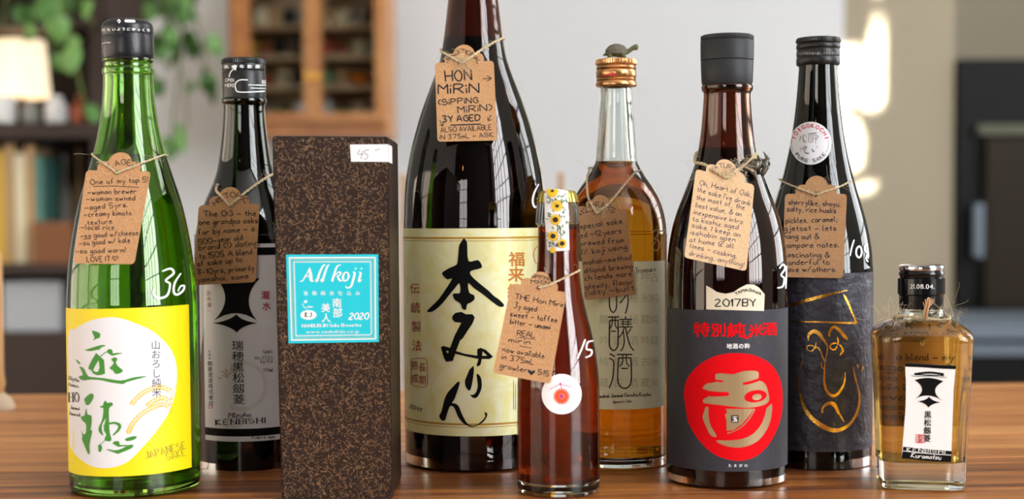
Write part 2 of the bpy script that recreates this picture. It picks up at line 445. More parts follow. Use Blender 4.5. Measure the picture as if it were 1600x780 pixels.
# ================================================================== ROOM
XR, XL, YB, ZF, ZC = 3.0, -3.2, 4.6, -.75, 3.4
M_mwall = mat('grey wall paint', 'B4AEA6', .9)
struct(MB().box((XL-.1, -4.1, ZF-.05), (XR+.1, 5.8, ZF)), 'floor', M_floor)
struct(MB().box((XL-.1, -4.1, ZC), (XR+.1, 5.8, ZC+.05)), 'ceiling', M_ceil)
XC = at(1490, 200, YB).x
NA, NB = at(1318, 200, YB), at(1490, 200, 4.42)
XC = NB.x
struct(MB().box((XL, YB, ZF), (NA.x, YB+.12, ZC)), 'wall_back', M_wall)
wa = MB(); wa.add([(NA.x, YB, ZF), (NB.x, 4.42, ZF), (NB.x, 5.7, ZF), (NA.x, 5.7, ZF), (NA.x, YB, ZC), (NB.x, 4.42, ZC), (NB.x, 5.7, ZC), (NA.x, 5.7, ZC)], [(0, 1, 5, 4), (1, 2, 6, 5), (3, 0, 4, 7), (2, 3, 7, 6)]); struct(wa, 'wall_angled', M_beige)  # darkening to the right is put into the turned shape and beige tone
def onwall(px, py):
    p = at(px, py, YB)
    if px <= 1318: return p
    n = Vector((NB.y-NA.y, -(NB.x-NA.x), 0)); n = Vector((4.42-YB, -(NB.x-NA.x), 0)); d = ray(px, py); q = Vector((NA.x, YB, 0)); return CAM+d*((q-CAM).dot(n)/d.dot(n))
struct(MB().box((XC, 5.7, ZF), (XR+.1, 5.8, ZC)), 'wall_alcove', M_beige)
struct(MB().box((XL-.1, -4.1, ZF), (XL, YB+.12, ZC)), 'wall_left', M_mwall)
wr = MB(); wy0, wy1, wz0, wz1 = -3.25, -.55, .1, 3.2
wr.box((XR, -4.1, ZF), (XR+.1, wy0, ZC)); wr.box((XR, wy1, ZF), (XR+.1, 1.6, ZC)); wr.box((XR, 3.4, ZF), (XR+.1, 5.7, ZC)); wr.box((XR, 1.6, ZF), (XR+.1, 3.4, .2)); wr.box((XR, 1.6, 2.8), (XR+.1, 3.4, ZC))
wr.box((XR, wy0, ZF), (XR+.1, wy1, wz0)); wr.box((XR, wy0, wz1), (XR+.1, wy1, ZC)); struct(wr, 'wall_right', M_wall)
wf = MB(); fx0, fx1 = -2.45, -.95
wf.box((XL, -4.1, ZF), (fx0, -4, ZC)); wf.box((fx1, -4.1, ZF), (XR, -4, ZC)); wf.box((fx0, -4.1, ZF), (fx1, -4, .15)); wf.box((fx0, -4.1, 1.75), (fx1, -4, ZC));  struct(wf, 'wall_front', M_dwall)
M_frame = mat('dark window frame', '2A2A2C', .5)
w1 = struct(MB().box((XR-.02, wy0, wz0-.04), (XR+.08, wy1, wz0)), 'window_1', M_frame)
def wpart(n, lo, hi, p): MB().box(lo, hi).build(n, M_frame, p, False)
for i in range(6):
    y = wy0+(wy1-wy0)*i/5; wpart('mullion', (XR, y-.022, wz0), (XR+.05, y+.022, wz1), w1)
for i in range(7):
    z = wz0+(wz1-wz0)*i/6; wpart('transom', (XR+.005, wy0, z-.015), (XR+.045, wy1, z+.015), w1)
w2 = struct(MB().box((fx0, -4.08, .11), (fx1, -3.98, .15)), 'fill_window_2', M_frame)  # unseen window, made up to carry the rear fill
for i in range(4):
    x = fx0+(fx1-fx0)*i/3; wpart('mullion', (x-.02, -4.05, .15), (x+.02, -4, 1.75), w2)
for i in range(4):
    z = .15+1.6*i/3; wpart('transom', (fx0, -4.045, z-.015), (fx1, -4.005, z+.015), w2)
w3 = struct(MB().box((XR-.02, 1.6, .16), (XR+.08, 3.4, .2)), 'fill_window_3', M_frame)  # unseen window, made up to carry the side fill
for i in range(5):
    y = 1.6+1.8*i/4; wpart('mullion', (XR, y-.022, .2), (XR+.05, y+.022, 2.8), w3)
for i in range(6):
    z = .2+2.6*i/5; wpart('transom', (XR+.005, 1.6, z-.015), (XR+.045, 3.4, z+.015), w3)
# added unseen mask outside the right-hand window, gaps cut to shape the sun patches
def back2mask(px, py):
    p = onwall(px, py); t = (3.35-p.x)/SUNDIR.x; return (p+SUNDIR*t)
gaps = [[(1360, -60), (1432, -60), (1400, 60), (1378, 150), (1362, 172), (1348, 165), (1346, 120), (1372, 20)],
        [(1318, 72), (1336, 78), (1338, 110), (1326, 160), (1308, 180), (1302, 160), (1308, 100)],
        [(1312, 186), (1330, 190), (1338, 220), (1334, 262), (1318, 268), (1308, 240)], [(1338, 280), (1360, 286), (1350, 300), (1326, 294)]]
gp = [[(lambda q: (q.y, q.z))(back2mask(*p)) for p in g] for g in gaps]
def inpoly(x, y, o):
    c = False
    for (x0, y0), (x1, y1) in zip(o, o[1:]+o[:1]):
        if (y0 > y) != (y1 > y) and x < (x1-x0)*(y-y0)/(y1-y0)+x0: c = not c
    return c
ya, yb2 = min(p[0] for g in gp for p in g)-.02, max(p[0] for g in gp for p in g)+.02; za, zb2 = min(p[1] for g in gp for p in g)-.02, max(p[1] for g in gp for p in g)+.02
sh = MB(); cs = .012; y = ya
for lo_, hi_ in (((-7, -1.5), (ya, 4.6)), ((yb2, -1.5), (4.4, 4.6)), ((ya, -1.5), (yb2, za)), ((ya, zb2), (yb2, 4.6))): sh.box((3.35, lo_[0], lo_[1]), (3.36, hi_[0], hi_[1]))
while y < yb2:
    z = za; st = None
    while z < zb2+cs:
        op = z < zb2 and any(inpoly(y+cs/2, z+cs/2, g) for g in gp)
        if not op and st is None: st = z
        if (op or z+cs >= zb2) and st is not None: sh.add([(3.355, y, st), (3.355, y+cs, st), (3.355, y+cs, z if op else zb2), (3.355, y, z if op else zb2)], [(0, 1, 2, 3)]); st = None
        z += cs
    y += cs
struct(sh, 'sun_mask', M_white)
# outer wall of the alcove side, keeps daylight to the windows
# ------------------------------------------------------------------ table of long boards
A, B = ground(0, 617), ground(1600, 598)
dv = (B-A); dv.z = 0; dv.normalize(); nv = Vector((dv.y, -dv.x, 0))       # nv points to the camera
mid = (A+B)/2; mid.z = 0
tb = thing('dining_table', 'long table of warm brown wood boards under all the bottles', 'table', (mid.x, mid.y-.6, ZF))
bw, t_ = .118, .035
nb = 11; rz = math.atan2(dv.y, dv.x)
bm0 = None
for i in range(nb):
    wv = bw if i else .09
    y0 = -(bw*i); segs = [(-1.35, random.uniform(-.5, .5)), (0, 0)]
    cut = 1.35
    for (xa, xb_) in ([(-1.35, 1.35)] if cut > 1.3 else [(-1.35, cut-.0006), (cut+.0006, 1.35)]):
        b_ = bmesh.new(); bmesh.ops.create_cube(b_, size=1)
        for v in b_.verts: v.co = Vector((v.co.x*(xb_-xa), v.co.y*(bw-.0012), v.co.z*t_))
        bmesh.ops.bevel(b_, geom=b_.edges[:], offset=.0009, segments=1, affect='EDGES')
        me = bpy.data.meshes.new('plank'); b_.to_mesh(me); b_.free(); me.materials.append(M_table)
        o = bpy.data.objects.new('plank', me); COL.objects.link(o); o.parent = tb
        c = mid + dv*((xa+xb_)/2) + nv*(bw*(i+.5)); c.z = -t_/2-random.uniform(0, .0002)
        o.location = c-ROOT[tb.name]; o.rotation_euler = (0, 0, rz)
for sx in (-1.2, 1.2):
    for sy in (.1, 1.15):
        c = mid+dv*sx+nv*sy; MB().box((c.x-.035, c.y-.035, ZF), (c.x+.035, c.y+.035, -t_)).build('leg', M_table, tb, False)
for sy in (.1, 1.15):
    c = mid+nv*sy; MB().tube([(mid+dv*-1.2+nv*sy+Vector((0, 0, -t_-.04))), (mid+dv*1.2+nv*sy+Vector((0, 0, -t_-.04)))], .035, 4).build('apron', M_table, tb, False)
# ------------------------------------------------------------------ background furniture
def pbox(mb, x0, y0, x1, y1, Y, d):
    a, b = at(x0, y1, Y), at(x1, y0, Y); return mb.box((a.x, Y, a.z), (b.x, Y+d, b.z))
# wall cabinet with two glazed doors
CY = 4.15
c0, c1 = at(362, 212, CY), at(602, -60, CY)
cab = thing('display_cabinet', 'tall wooden wall cabinet with two glazed doors, behind the patterned box', 'cabinet', ((c0.x+c1.x)/2, CY+.2, c0.z))
M_cabin = mat('cabinet inside', 'C8AE8A', .7)
b_ = MB(); pbox(b_, 362, -60, 602, 212, CY+.33, .04); b_.build('back_panel', M_cabin, cab, False)
for x0, x1 in ((360, 366), (597, 603)): pbox(MB(), x0, -60, x1, 212, CY, .34).build('side_panel', M_pine, cab, False)
pbox(MB(), 362, 186, 602, 214, CY-.01, .36).build('bottom_panel', M_pine, cab, False)
pbox(MB(), 362, -70, 602, -58, CY-.01, .36).build('top_panel', M_pine, cab, False)
M_pane = mat('clear glass pane', 'F4F8F6', .02, trans=1, ior=1.02)
SHY_ = [38, 86, 134, 186]
for y in SHY_[:-1]: pbox(MB(), 366, y, 598, y+5, CY+.05, .27).build('shelf', M_cabin, cab, False)
pl = M_pine
for i, (x0, x1) in enumerate(((364, 486), (488, 601))):
    d = pbox(MB(), x0, -56, x0+(24 if i == 0 else 12), 188, CY-.035, .025).build('door', M_pine, cab, False)
    xr = x1-(10 if i == 0 else 14); pbox(MB(), xr, -56, x1, 188, CY-.035, .025).build('stile', M_pine, d, False)
    pbox(MB(), x0, 176, x1, 190, CY-.036, .025).build('rail', M_pine, d, False)
    pbox(MB(), x0+12, -56, xr, 177, CY-.022, .004).build('glass_pane', M_pane, d, False)
    kx = x1-6 if i == 0 else x0+6; k = at(kx, 120, CY-.05); MB().tube([k, k+Vector((0, .02, 0))], .01, 8).build('handle', M_gold, d)
def pot(cx, y0, y1, hw, Y, name, m, label, cat, shape='jar', group=None):
    b, t = at(cx, y1, Y), at(cx, y0, Y); k = Y/F; h = t.z-b.z; r = hw*k
    if shape == 'jar': P = [(0, 0), (r*.9, 0), (r, .05*h), (r, .68*h), (r*.6, .8*h), (r*.62, .82*h), (r*.62, h), (0, h)]
    elif shape == 'bottle': P = [(0, 0), (r*.95, 0), (r, .03*h), (r, .55*h), (r*.85, .64*h), (r*.36, .74*h), (r*.32, .93*h), (r*.4, .94*h), (r*.4, h), (0, h)]
    elif shape == 'bowl': P = [(0, 0), (r*.45, 0), (r*.45, .08*h), (r*.8, .4*h), (r, h), (r*.94, h), (r*.74, .42*h), (r*.3, .16*h), (0, .14*h)]
    else: P = [(0, 0), (r*.92, 0), (r, .06*h), (r, h), (r*.9, h), (r*.9, .12*h), (0, .1*h)]
    return solo(MB().lathe([(a, b.z+z) for a, z in P], 24, (b.x, Y)), name, m, label, cat, group)
BM = {n: mat('glaze '+n, c, rr) for n, c, rr in [('yellow', 'C9A13A', .4), ('cream', 'D8CDAE', .5), ('rust', '9A4A2C', .5), ('dark brown', '3A261A', .4), ('green', '6E8A5A', .4),
     ('white', 'E6E6E4', .35), ('orange', 'E07A1E', .5), ('grey', '8F8F88', .5), ('blue', '5A7896', .4), ('tan', 'B4946A', .6), ('black', '16120F', .4), ('red', 'A8342A', .5), ('teal', '4E7F78', .5)]}
SH = ['top visible', 'second', 'third', 'lowest']
sh_rows = [[(388, 13, 'dark brown', 'jar', 28), (408, 12, 'cream', 'jar', 26), (430, 10, 'tan', 'cup', 24), (452, 10, 'black', 'bottle', 30), (470, 9, 'grey', 'bottle', 30), (512, 11, 'tan', 'jar', 25), (535, 12, 'cream', 'cup', 22), (560, 11, 'grey', 'jar', 27), (583, 10, 'dark brown', 'bottle', 32)],
           [(392, 11, 'yellow', 'bowl', 20), (414, 9, 'rust', 'bowl', 14), (438, 11, 'black', 'jar', 30), (463, 11, 'dark brown', 'cup', 28), (512, 9, 'red', 'jar', 24), (534, 12, 'rust', 'bowl', 16), (561, 12, 'cream', 'cup', 22), (584, 9, 'teal', 'bottle', 34)],
           [(392, 9, 'tan', 'cup', 20), (416, 12, 'rust', 'bowl', 14), (442, 10, 'cream', 'cup', 20), (466, 9, 'black', 'bottle', 32), (511, 10, 'green', 'jar', 28), (535, 9, 'tan', 'cup', 22), (562, 18, 'orange', 'bowl', 17), (588, 7, 'black', 'bottle', 32)],
           [(390, 10, 'rust', 'cup', 22), (414, 12, 'grey', 'bowl', 17), (443, 13, 'green', 'bowl', 22), (468, 9, 'white', 'cup', 24), (511, 10, 'white', 'jar', 30), (536, 11, 'green', 'bowl', 18), (561, 12, 'cream', 'cup', 24), (584, 9, 'grey', 'jar', 24)]]
SHN = {'jar': ('storage_jar', 'jar'), 'bottle': ('glass_bottle', 'bottle'), 'cup': ('straight_cup', 'cup'), 'bowl': ('ceramic_bowl', 'bowl')}
for ri, row in enumerate(sh_rows):
    side_n = {}
    for ci, (cx, hw, c, shp, h) in enumerate(row):
        yb_ = SHY_[ri]-.4; dr = 'left' if cx < 490 else 'right'
        nxt = row[ci+1] if ci+1 < len(row) and (row[ci+1][0] < 490) == (cx < 490) else None; prv = row[ci-1] if ci and (row[ci-1][0] < 490) == (cx < 490) else None
        rel = f'just left of the {nxt[2]} {SHN[nxt[3]][1]}' if nxt else f'just right of the {prv[2]} {SHN[prv[3]][1]}'
        pot(cx, yb_-h, yb_, hw, CY+.16, SHN[shp][0], BM[c], f'{c} {SHN[shp][1]} on {SH[ri]} cabinet shelf, {dr} door, {rel}', SHN[shp][1], shp, 'crockery in the glazed cabinet')
# dark open shelving on the left
SY = 3.3
s0, s1 = at(-120, 640, SY), at(166, 0, SY)
shf = thing('shelving_unit', 'dark brown open shelving unit at the far left behind the green bottle', 'shelf', ((s0.x+s1.x)/2, SY+.15, ZF))
M_dark = mat('dark stained wood', '30211A', .6)
sx0, sx1 = s0.x, s1.x
MB().box((sx0, SY+.3, ZF), (sx1, SY+.33, 1.6)).build('back_panel', M_dark, shf, False)
for x in (sx0, sx1-.04): MB().box((x, SY, ZF), (x+.04, SY+.3, 1.6)).build('upright', M_dark, shf, False)
for y0, y1 in ((30, 42), (193, 216), (412, 428), (520, 532)):
    a, b = at(50, y1, SY), at(50, y0, SY); MB().box((sx0, SY-.01, a.z), (sx1, SY+.3, b.z)).build('shelf_board', M_dark, shf, False)
a = at(50, 532, SY); MB().box((sx0, SY-.01, ZF), (sx1, SY+.3, a.z)).build('base_cabinet', M_dark, shf, False)
SY2 = SY+.12
M_lamp = mat('cream lampshade', 'FFE9C4', .8, emit=.8)
lb = at(35, 192, SY2); lamp = thing('shelf_lamp', 'lamp with a glowing cream shade on the upper dark shelf', 'lamp', lb)
lt, lm = at(35, 64, SY2), at(35, 152, SY2); k = SY2/F
MB().lathe([(.022, lb.z), (.022, lb.z+.008), (.006, lb.z+.014), (.006, lm.z)], 20, (lb.x, SY2)).build('base', M_dark, lamp)
MB().lathe([(44*k, lm.z), (37*k, lt.z), (36*k, lt.z), (43*k, lm.z)], 32, (lb.x, SY2)).build('shade', M_lamp, lamp)
for cx, hw, c, y0, shp, lab in ((8, 17, 'white', 150, 'cup', 'round white crock at the far left end of the upper dark shelf'), (48, 13, 'grey', 158, 'jar', 'small grey jar beside the lamp foot on the upper dark shelf'), (88, 17, 'white', 150, 'jar', 'round white jar right of the lamp on the upper dark shelf'), (125, 13, 'rust', 150, 'bottle', 'rust bottle near the green bottle on the upper dark shelf'), (148, 8, 'tan', 140, 'bottle', 'slim tan bottle at the right end of the upper dark shelf')):
    pot(cx, y0, 192.5, hw, SY+.06, SHN[shp][0], BM[c], lab, SHN[shp][1], shp, 'crockery on the dark shelving')
for i, (x0, x1, y0, c) in enumerate(((-12, 8, 236, 'yellow'), (10, 22, 226, 'tan'), (24, 40, 240, 'cream'), (42, 54, 228, 'tan'), (56, 66, 244, 'teal'))):
    b_ = MB(); pbox(b_, x0, y0, x1, 411.5, SY+.05, .18)
    solo(b_, 'hardcover_book', BM[c], {'yellow': 'yellow book, first of the row on the middle dark shelf', 'cream': 'cream book, thickest in the row on the middle dark shelf', 'teal': 'teal book ending the row beside the pale blue bottle'}.get(c, f'tan book {"next to the yellow book" if x0 < 30 else "between the cream and teal books"} on the middle dark shelf'), 'book', 'books on the middle dark shelf', False)
for cx, hw, c, y0, shp, lab in ((80, 13, 'blue', 226, 'bottle', 'pale blue bottle beside the books on the middle dark shelf'), (104, 9, 'white', 240, 'bottle', 'white bottle right of the pale blue bottle, middle dark shelf'), (126, 11, 'tan', 232, 'bottle', 'tan bottle on the middle dark shelf right of the white bottle'), (149, 9, 'yellow', 250, 'bottle', 'yellow bottle at the right end of the middle dark shelf')):
    pot(cx, y0, 411.5, hw, SY+.2, SHN[shp][0], BM[c], lab, SHN[shp][1], shp, 'bottles on the dark shelving')
b_ = MB(); pbox(b_, 52, 346, 112, 411.5, SY-.005, .12); solo(b_, 'cardboard_box', mat('brown carton', '7A4E30', .8), 'brown carton standing in front on the middle dark shelf', 'box', None, False)
b_ = MB(); pbox(b_, 6, 440, 94, 519.5, SY+.05, .2); solo(b_, 'storage_bin', mat('pale bin', 'A9ADB2', .6), 'pale grey storage bin on the lowest dark shelf', 'bin', None, False)
# hanging plants
M_leaf = mat('pothos leaf', '6F9A52', .45); M_leaf2 = mat('dark pothos leaf', '4F7A3A', .5); M_stem = mat('plant stem', '5B6B33', .7)
def leafmesh(m):
    b_ = MB(); L = .06; W = .022; vs = [(0, 0, 0)]; fs = []
    prof_ = [(.12, .75), (.35, 1), (.6, .8), (.85, .35)]
    for t, w_ in prof_: vs += [(-W*w_, .004, -L*t), (0, -.006, -L*t), (W*w_, .004, -L*t)]
    vs.append((0, 0, -L)); fs = [(0, 1, 2), (0, 2, 3)]
    for i in range(3): o = 1+3*i; fs += [(o, o+3, o+4, o+1), (o+1, o+4, o+5, o+2)]
    fs += [(10, 13, 11), (11, 13, 12)]
    me = bpy.data.meshes.new('leaf'); me.from_pydata(vs, [], fs); me.materials.append(m)
    me.polygons.foreach_set('use_smooth', [True]*len(me.polygons)); return me
LM = [leafmesh(M_leaf), leafmesh(M_leaf2)]
def plant(root, vines, Y, dens=11.0, sc=1.0):
    for v in vines:
        pts = cr([tuple(at(x, y, Y+dy)) for x, y, dy in v], 5)
        MB().tube(pts, .003, 4).build('vine', M_stem, root)
        n = max(3, int(sum((Vector(a)-Vector(b)).length for a, b in zip(pts, pts[1:]))*dens*4))
        for i in range(n):
            p = Vector(pts[min(int(random.random()*len(pts)), len(pts)-1)])
            o = bpy.data.objects.new('leaf', random.choice(LM)); COL.objects.link(o); o.parent = root
            o.location = p-ROOT[root.name]+Vector((random.uniform(-.03, .03), random.uniform(-.03, .03), random.uniform(-.02, .02)))
            o.rotation_euler = (random.uniform(-.8, .5), random.uniform(-.9, .9), random.uniform(-1, 1)); s_ = random.uniform(.7, 1.25)*sc; o.scale = (s_, s_, s_)
M_pot = mat('white planter', 'DADAD6', .5)
p1 = thing('hanging_pothos', 'trailing green plant hanging by the white wall, right of the green bottle', 'plant', at(262, -70, 3.9))
pc = ROOT[p1.name]; MB().lathe([(0, pc.z), (.07, pc.z), (.1, pc.z+.13), (.09, pc.z+.13), (.06, pc.z+.02), (0, pc.z+.02)], 24, (pc.x, pc.y)).build('planter', M_pot, p1)
MB().tube([pc+Vector((0, 0, .1)), Vector((pc.x, pc.y, ZC))], .003, 4).build('cord', M_stem, p1)
plant(p1, [[(262, -72, 0), (235, -40, 0), (222, 20, -.05), (228, 90, 0), (238, 150, 0)], [(262, -72, 0), (262, -20, -.1), (268, 60, 0), (288, 130, 0), (292, 200, 0)], [(262, -72, 0), (292, -30, 0), (300, 20, 0), (318, 70, 0), (322, 120, 0)],
           [(262, -72, 0), (240, -30, .1), (205, 20, 0), (200, 60, 0)], [(262, -72, 0), (270, -10, 0), (255, 60, 0), (262, 110, 0)], [(262, -72, 0), (285, 0, 0), (283, 70, 0), (272, 180, 0), (268, 240, 0)]], 3.9, 8)
p2 = thing('trailing_pothos', 'trailing green plant spilling over the top of the dark shelving', 'plant', at(60, -60, 3.15))
pc = ROOT[p2.name]; MB().lathe([(0, pc.z), (.07, pc.z), (.1, pc.z+.13), (.09, pc.z+.13), (.06, pc.z+.02), (0, pc.z+.02)], 24, (pc.x, pc.y)).build('planter', M_pot, p2)
MB().tube([pc+Vector((0, 0, .1)), Vector((pc.x, pc.y, ZC))], .003, 4).build('cord', M_stem, p2)
plant(p2, [[(60, -62, 0), (20, -30, 0), (8, 10, 0), (4, 40, 0)], [(60, -62, 0), (70, -20, 0), (76, 40, 0), (86, 85, 0)], [(60, -62, 0), (110, -30, 0), (130, 10, 0), (146, 40, 0)], [(60, -62, 0), (95, -20, 0), (108, 20, 0), (112, 70, 0), (132, 160, 0)]], 3.15, 8)
# chair behind the table
CHY = 2.2; M_chair = mat('light chair wood', 'B08A5E', .5)
ch0, ch1 = at(630, 272, CHY), at(876, 270, CHY)
ch = thing('wooden_chair', 'light wooden chair behind the table, its back posts showing between bottles', 'chair', ((ch0.x+ch1.x)/2, CHY-.2, ZF))
for c in (ch0, ch1):
    MB().tube([(c.x, CHY, ZF), (c.x, CHY, -.3), (c.x, CHY, c.z)], .0045, 8).build('back_post', M_chair, ch)
    MB().tube([(c.x, CHY-.38, ZF), (c.x, CHY-.38, -.31)], .014, 8).build('leg', M_chair, ch)
MB().box((ch0.x-.02, CHY-.4, -.315), (ch1.x+.02, CHY+.01, -.285)).build('seat', M_chair, ch, False)
MB().box((ch0.x, CHY-.008, -.05), (ch1.x, CHY+.008, -.01)).build('back_rail', M_chair, ch, False)
# black fridge and steel counter on the right
FY = 4.4; M_fr = mat('black enamel', '0A0C0B', .5, spec=.25); M_brown = mat('dark brown panel', '2A2014', .5, spec=.25); M_steel = mat('brushed steel', '76828F', .5, metal=.3)
f0, f1 = at(1498, 92, FY), at(1640, 92, FY)
fr = thing('black_refrigerator', 'tall black refrigerator at the right edge of the back wall', 'refrigerator', ((f0.x+f1.x)/2, FY+.3, ZF))
MB().box((f0.x, FY, ZF), (f0.x+.75, FY+.65, f0.z)).build('body', M_fr, fr, False)
dr = pbox(MB(), 1540, 214, 1680, 480, FY-.03, .03).build('door', M_brown, fr, False)
pbox(MB(), 1524, 318, 1538, 402, FY-.05, .03).build('handle', M_steel, fr, False)
pbox(MB(), 1530, 194, 1680, 210, FY-.03, .03).build('trim_strip', mat('olive strip', '5A5C46', .4), fr, False)
KY = 3.75
k0, k1 = at(1500, 505, KY), at(1660, 597, KY)
ct = thing('steel_counter', 'low counter with a blue-grey steel top behind the small square bottle', 'counter', ((k0.x+k1.x)/2+.1, KY+.25, ZF))
a, b = at(1500, 530, KY), at(1500, 506, KY)
MB().box((at(1498, 500, KY).x, KY, a.z), (k1.x+.3, KY+.5, b.z)).build('worktop', M_steel, ct, False)
MB().box((at(1498, 500, KY).x+.02, KY+.03, ZF), (k1.x+.28, KY+.48, a.z)).build('body', M_fr, ct, False)
c_ = pbox(MB(), 1500, 536, 1660, 556, KY+.015, .015).build('drawer_front', M_steel, ct, False)
# wooden stand at the left edge of the table
g = ground(-6, 640); k = g.y/F
st = thing('wooden_stand', 'turned wooden stand with a pale round foot at the left edge of the table', 'stand', (g.x, g.y, 0))
MB().lathe([(0, 0), (28*k, 0), (29*k, 6*k), (24*k, 16*k), (14*k, 26*k), (0, 26*k)], 32, (g.x, g.y)).build('foot', mat('pale turned wood', 'CDB69A', .5), st)
MB().lathe([(11*k, 26*k), (15*k, 40*k), (13*k, 60*k), (14*k, 240*k), (10*k, 250*k), (0, 252*k)], 24, (g.x, g.y)).build('post', mat('tan turned wood', 'C99A62', .5), st)
# pendant lamps behind the camera (their bulbs show as small warm glints in the bottles)
for i, (x, y, z, lab) in enumerate(((-.9, -1.6, 1.25, 'small glass pendant lamp hanging behind the viewer, nearer the table'), (-1.25, -2.3, 1.2, 'small glass pendant lamp hanging behind the viewer, nearer the window'))):
    q = thing('pendant_lamp', lab, 'lamp', (x, y, z))
    MB().lathe([(0, z-.05), (.03, z-.03), (.035, z), (.02, z+.04), (0, z+.05)], 16, (x, y)).build('bulb', mat('warm bulb', 'FFB050', .3, emit=14), q)
    MB().tube([(x, y, z+.05), (x, y, ZC)], .003, 5).build('cord', M_black, q)
# ================================================================== TAGS
def tag_outline():
    o = [(0, .06), (.012, .02), (.05, 0), (.17, 0)]
    o += [(.265-.1*math.cos(a), -.045-.1*math.sin(a)) for a in [R(x) for x in (-15, 10, 35, 60, 85)]]
    o += [(.5-.185*math.cos(a), -.115-.175*math.sin(a)) for a in [R(x) for x in (10, 30, 50, 70, 90, 110, 130, 150, 170)]]
    o += [(.735-.1*math.cos(a), -.045-.1*math.sin(a)) for a in [R(x) for x in (95, 120, 145, 170, 195)]]
    o += [(.83, 0), (.95, 0), (.988, .02), (1, .06)]
    return o
class Tag:
    def __init__(s, label, C, Y0, Y1, m, hole, seedgroup='kraft tags tied to the bottle necks'):
        s.C = C; TL, TR, BR, BL = C
        if isinstance(Y0, Bottle):
            bt = Y0; ym = lambda v: (TL[1]*(1-v)+BL[1]*v+TR[1]*(1-v)+BR[1]*v)/2
            f = [(v, bt.D-bt.r(at((TL[0]+TR[0])/2, ym(v), bt.D-bt.r(bt.Z(ym(v)))).z)-.0016) for v in [i/20 for i in range(21)]]
            Y1 = f[-1][1]-.0004; Y0 = min((y-Y1*v)/(1-v) for v, y in f[:-1])
        a, b, c = at(*TL, Y0), at(*TR, Y0), at(*BL, Y1); s.n = (b-a).cross(c-a).normalized(); s.a = a
        s.W = math.hypot(TR[0]-TL[0], TR[1]-TL[1]); s.H = math.hypot(BL[0]-TL[0], BL[1]-TL[1])
        s.k = Y0/F
        root = thing('kraft_tag', label, 'tag', s.P(*hole), seedgroup); s.root = root; s.hole = hole
        out = [s.bl(u, v*s.W/s.H) for u, v in tag_outline()]
        rb = .05; q = rb*s.W/s.H
        out += [s.bl(u, v) for u, v in ((1, 1-q), (1-rb*.3, 1-q*.3), (1-rb, 1), (rb, 1), (rb*.3, 1-q*.3), (0, 1-q))]
        s.out = out; hr = .038*s.W
        hl = [(hole[0]+hr*math.cos(t), hole[1]+hr*math.sin(t)) for t in [2*math.pi*i/14 for i in range(14)]]
        tr = tessellate_polygon([[Vector((x, y, 0)) for x, y in l] for l in (out, hl)])
        P = [s.mp(x, y, 0) for x, y in out+hl]; th = .0006; back = [p+ray(*xy)*th for p, xy in zip(P, out+hl)]
        N = len(P); fs = [tuple(t) for t in tr]+[tuple(i+N for i in t)[::-1] for t in tr]
        no = len(out)
        for i in range(no): fs.append((i, (i+1) % no, (i+1) % no+N, i+N))
        for i in range(14): a_ = no+i; b_ = no+(i+1) % 14; fs.append((a_, b_, b_+N, a_+N))
        mb = MB(); mb.add(P+back, fs); s.card = mb.build('card', m, root, False, fix=True)
        s.ink = MB()
    def bl(s, u, v):
        TL, TR, BR, BL = s.C
        return tuple((1-v)*((1-u)*TL[i]+u*TR[i])+v*((1-u)*BL[i]+u*BR[i]) for i in (0, 1))
    def P(s, x, y):
        d = ray(x, y); return CAM+d*((s.a-CAM).dot(s.n)/d.dot(s.n))
    def mp(s, x, y, off): return s.P(x, y)-ray(x, y)*off
    def ik(s, x, y, off):
        return s.mp(x, y, off) if s.inside(x, y) else None
    def inside(s, x, y):
        c = False; o = s.out
        for (x0, y0), (x1, y1) in zip(o, o[1:]+o[:1]):
            if (y0 > y) != (y1 > y) and x < (x1-x0)*(y-y0)/(y1-y0)+x0: c = not c
        return c
    def lines(s, L, h, wd, jit=.25):
        for t in L:
            hh = t[5] if len(t) > 5 else h; ww = t[6] if len(t) > 6 else wd
            pen(s.ink, t[0], t[1], t[2], t[3], t[4], hh, ww, s.ik, .00012, jit)
    def arc(s, txt, path, h, wd): pen(s.ink, txt, *path[0], *path[-1], h, wd, s.ik, .00012, .2, path=path)
    def line(s, pts, wd): ribbon(s.ink, pts, wd, s.mp, .00012, 4 if len(pts) > 2 else 1)
    def done(s, m): s.ink.build('handwriting', m, s.card, False)
    def twine(s, bot, left, right, mids_l=(), mids_r=(), rad=.00042, back=True, fuzz=14, m=None):
        m = m or M_twine
        def run(a, mids, b, flip):
            px = cr([a]+list(mids)+[b], 10) if mids else [(a[0]+(b[0]-a[0])*i/14, a[1]+(b[1]-a[1])*i/14) for i in range(15)]
            o = []
            for i, (x, y) in enumerate(px):
                bp = bot.mp(x, y, .0012)
                if s.inside(x, y) and (i > len(px)*.3): p = s.mp(x, y, .0011)
                elif bp is not None: p = bp
                else: p = at(x, y, bot.D)
                o.append(p)
            return o
        L = run(left, mids_l, s.hole, 0) if left else []
        Rr = run(right, mids_r, s.hole, 1) if right else []
        sm = lambda q: [q[0]]+[(q[i-1]+q[i]*2+q[i+1])/4 for i in range(1, len(q)-1)]+[q[-1]] if len(q) > 2 else q
        hin = s.P(*s.hole)+ray(*s.hole)*.0012
        path = sm(sm(L))+[hin]
        full = path
        if right:
            arcp = []
            if left and back:
                zl, zr = L[0].z, Rr[0].z
                for i in range(1, 16):
                    t = i/16; a = math.pi*t; z = zr+(zl-zr)*t; rr = bot.r(z)+.0008
                    arcp.append(Vector((bot.x+rr*math.cos(a), bot.y+rr*math.sin(a), z)))
            full = [hin]+sm(sm(Rr))[::-1]+arcp+(path if left else [])
        pts = cr([tuple(p) for p in full], 3); mb = MB(); d = 0; A, B_ = [], []; up = None
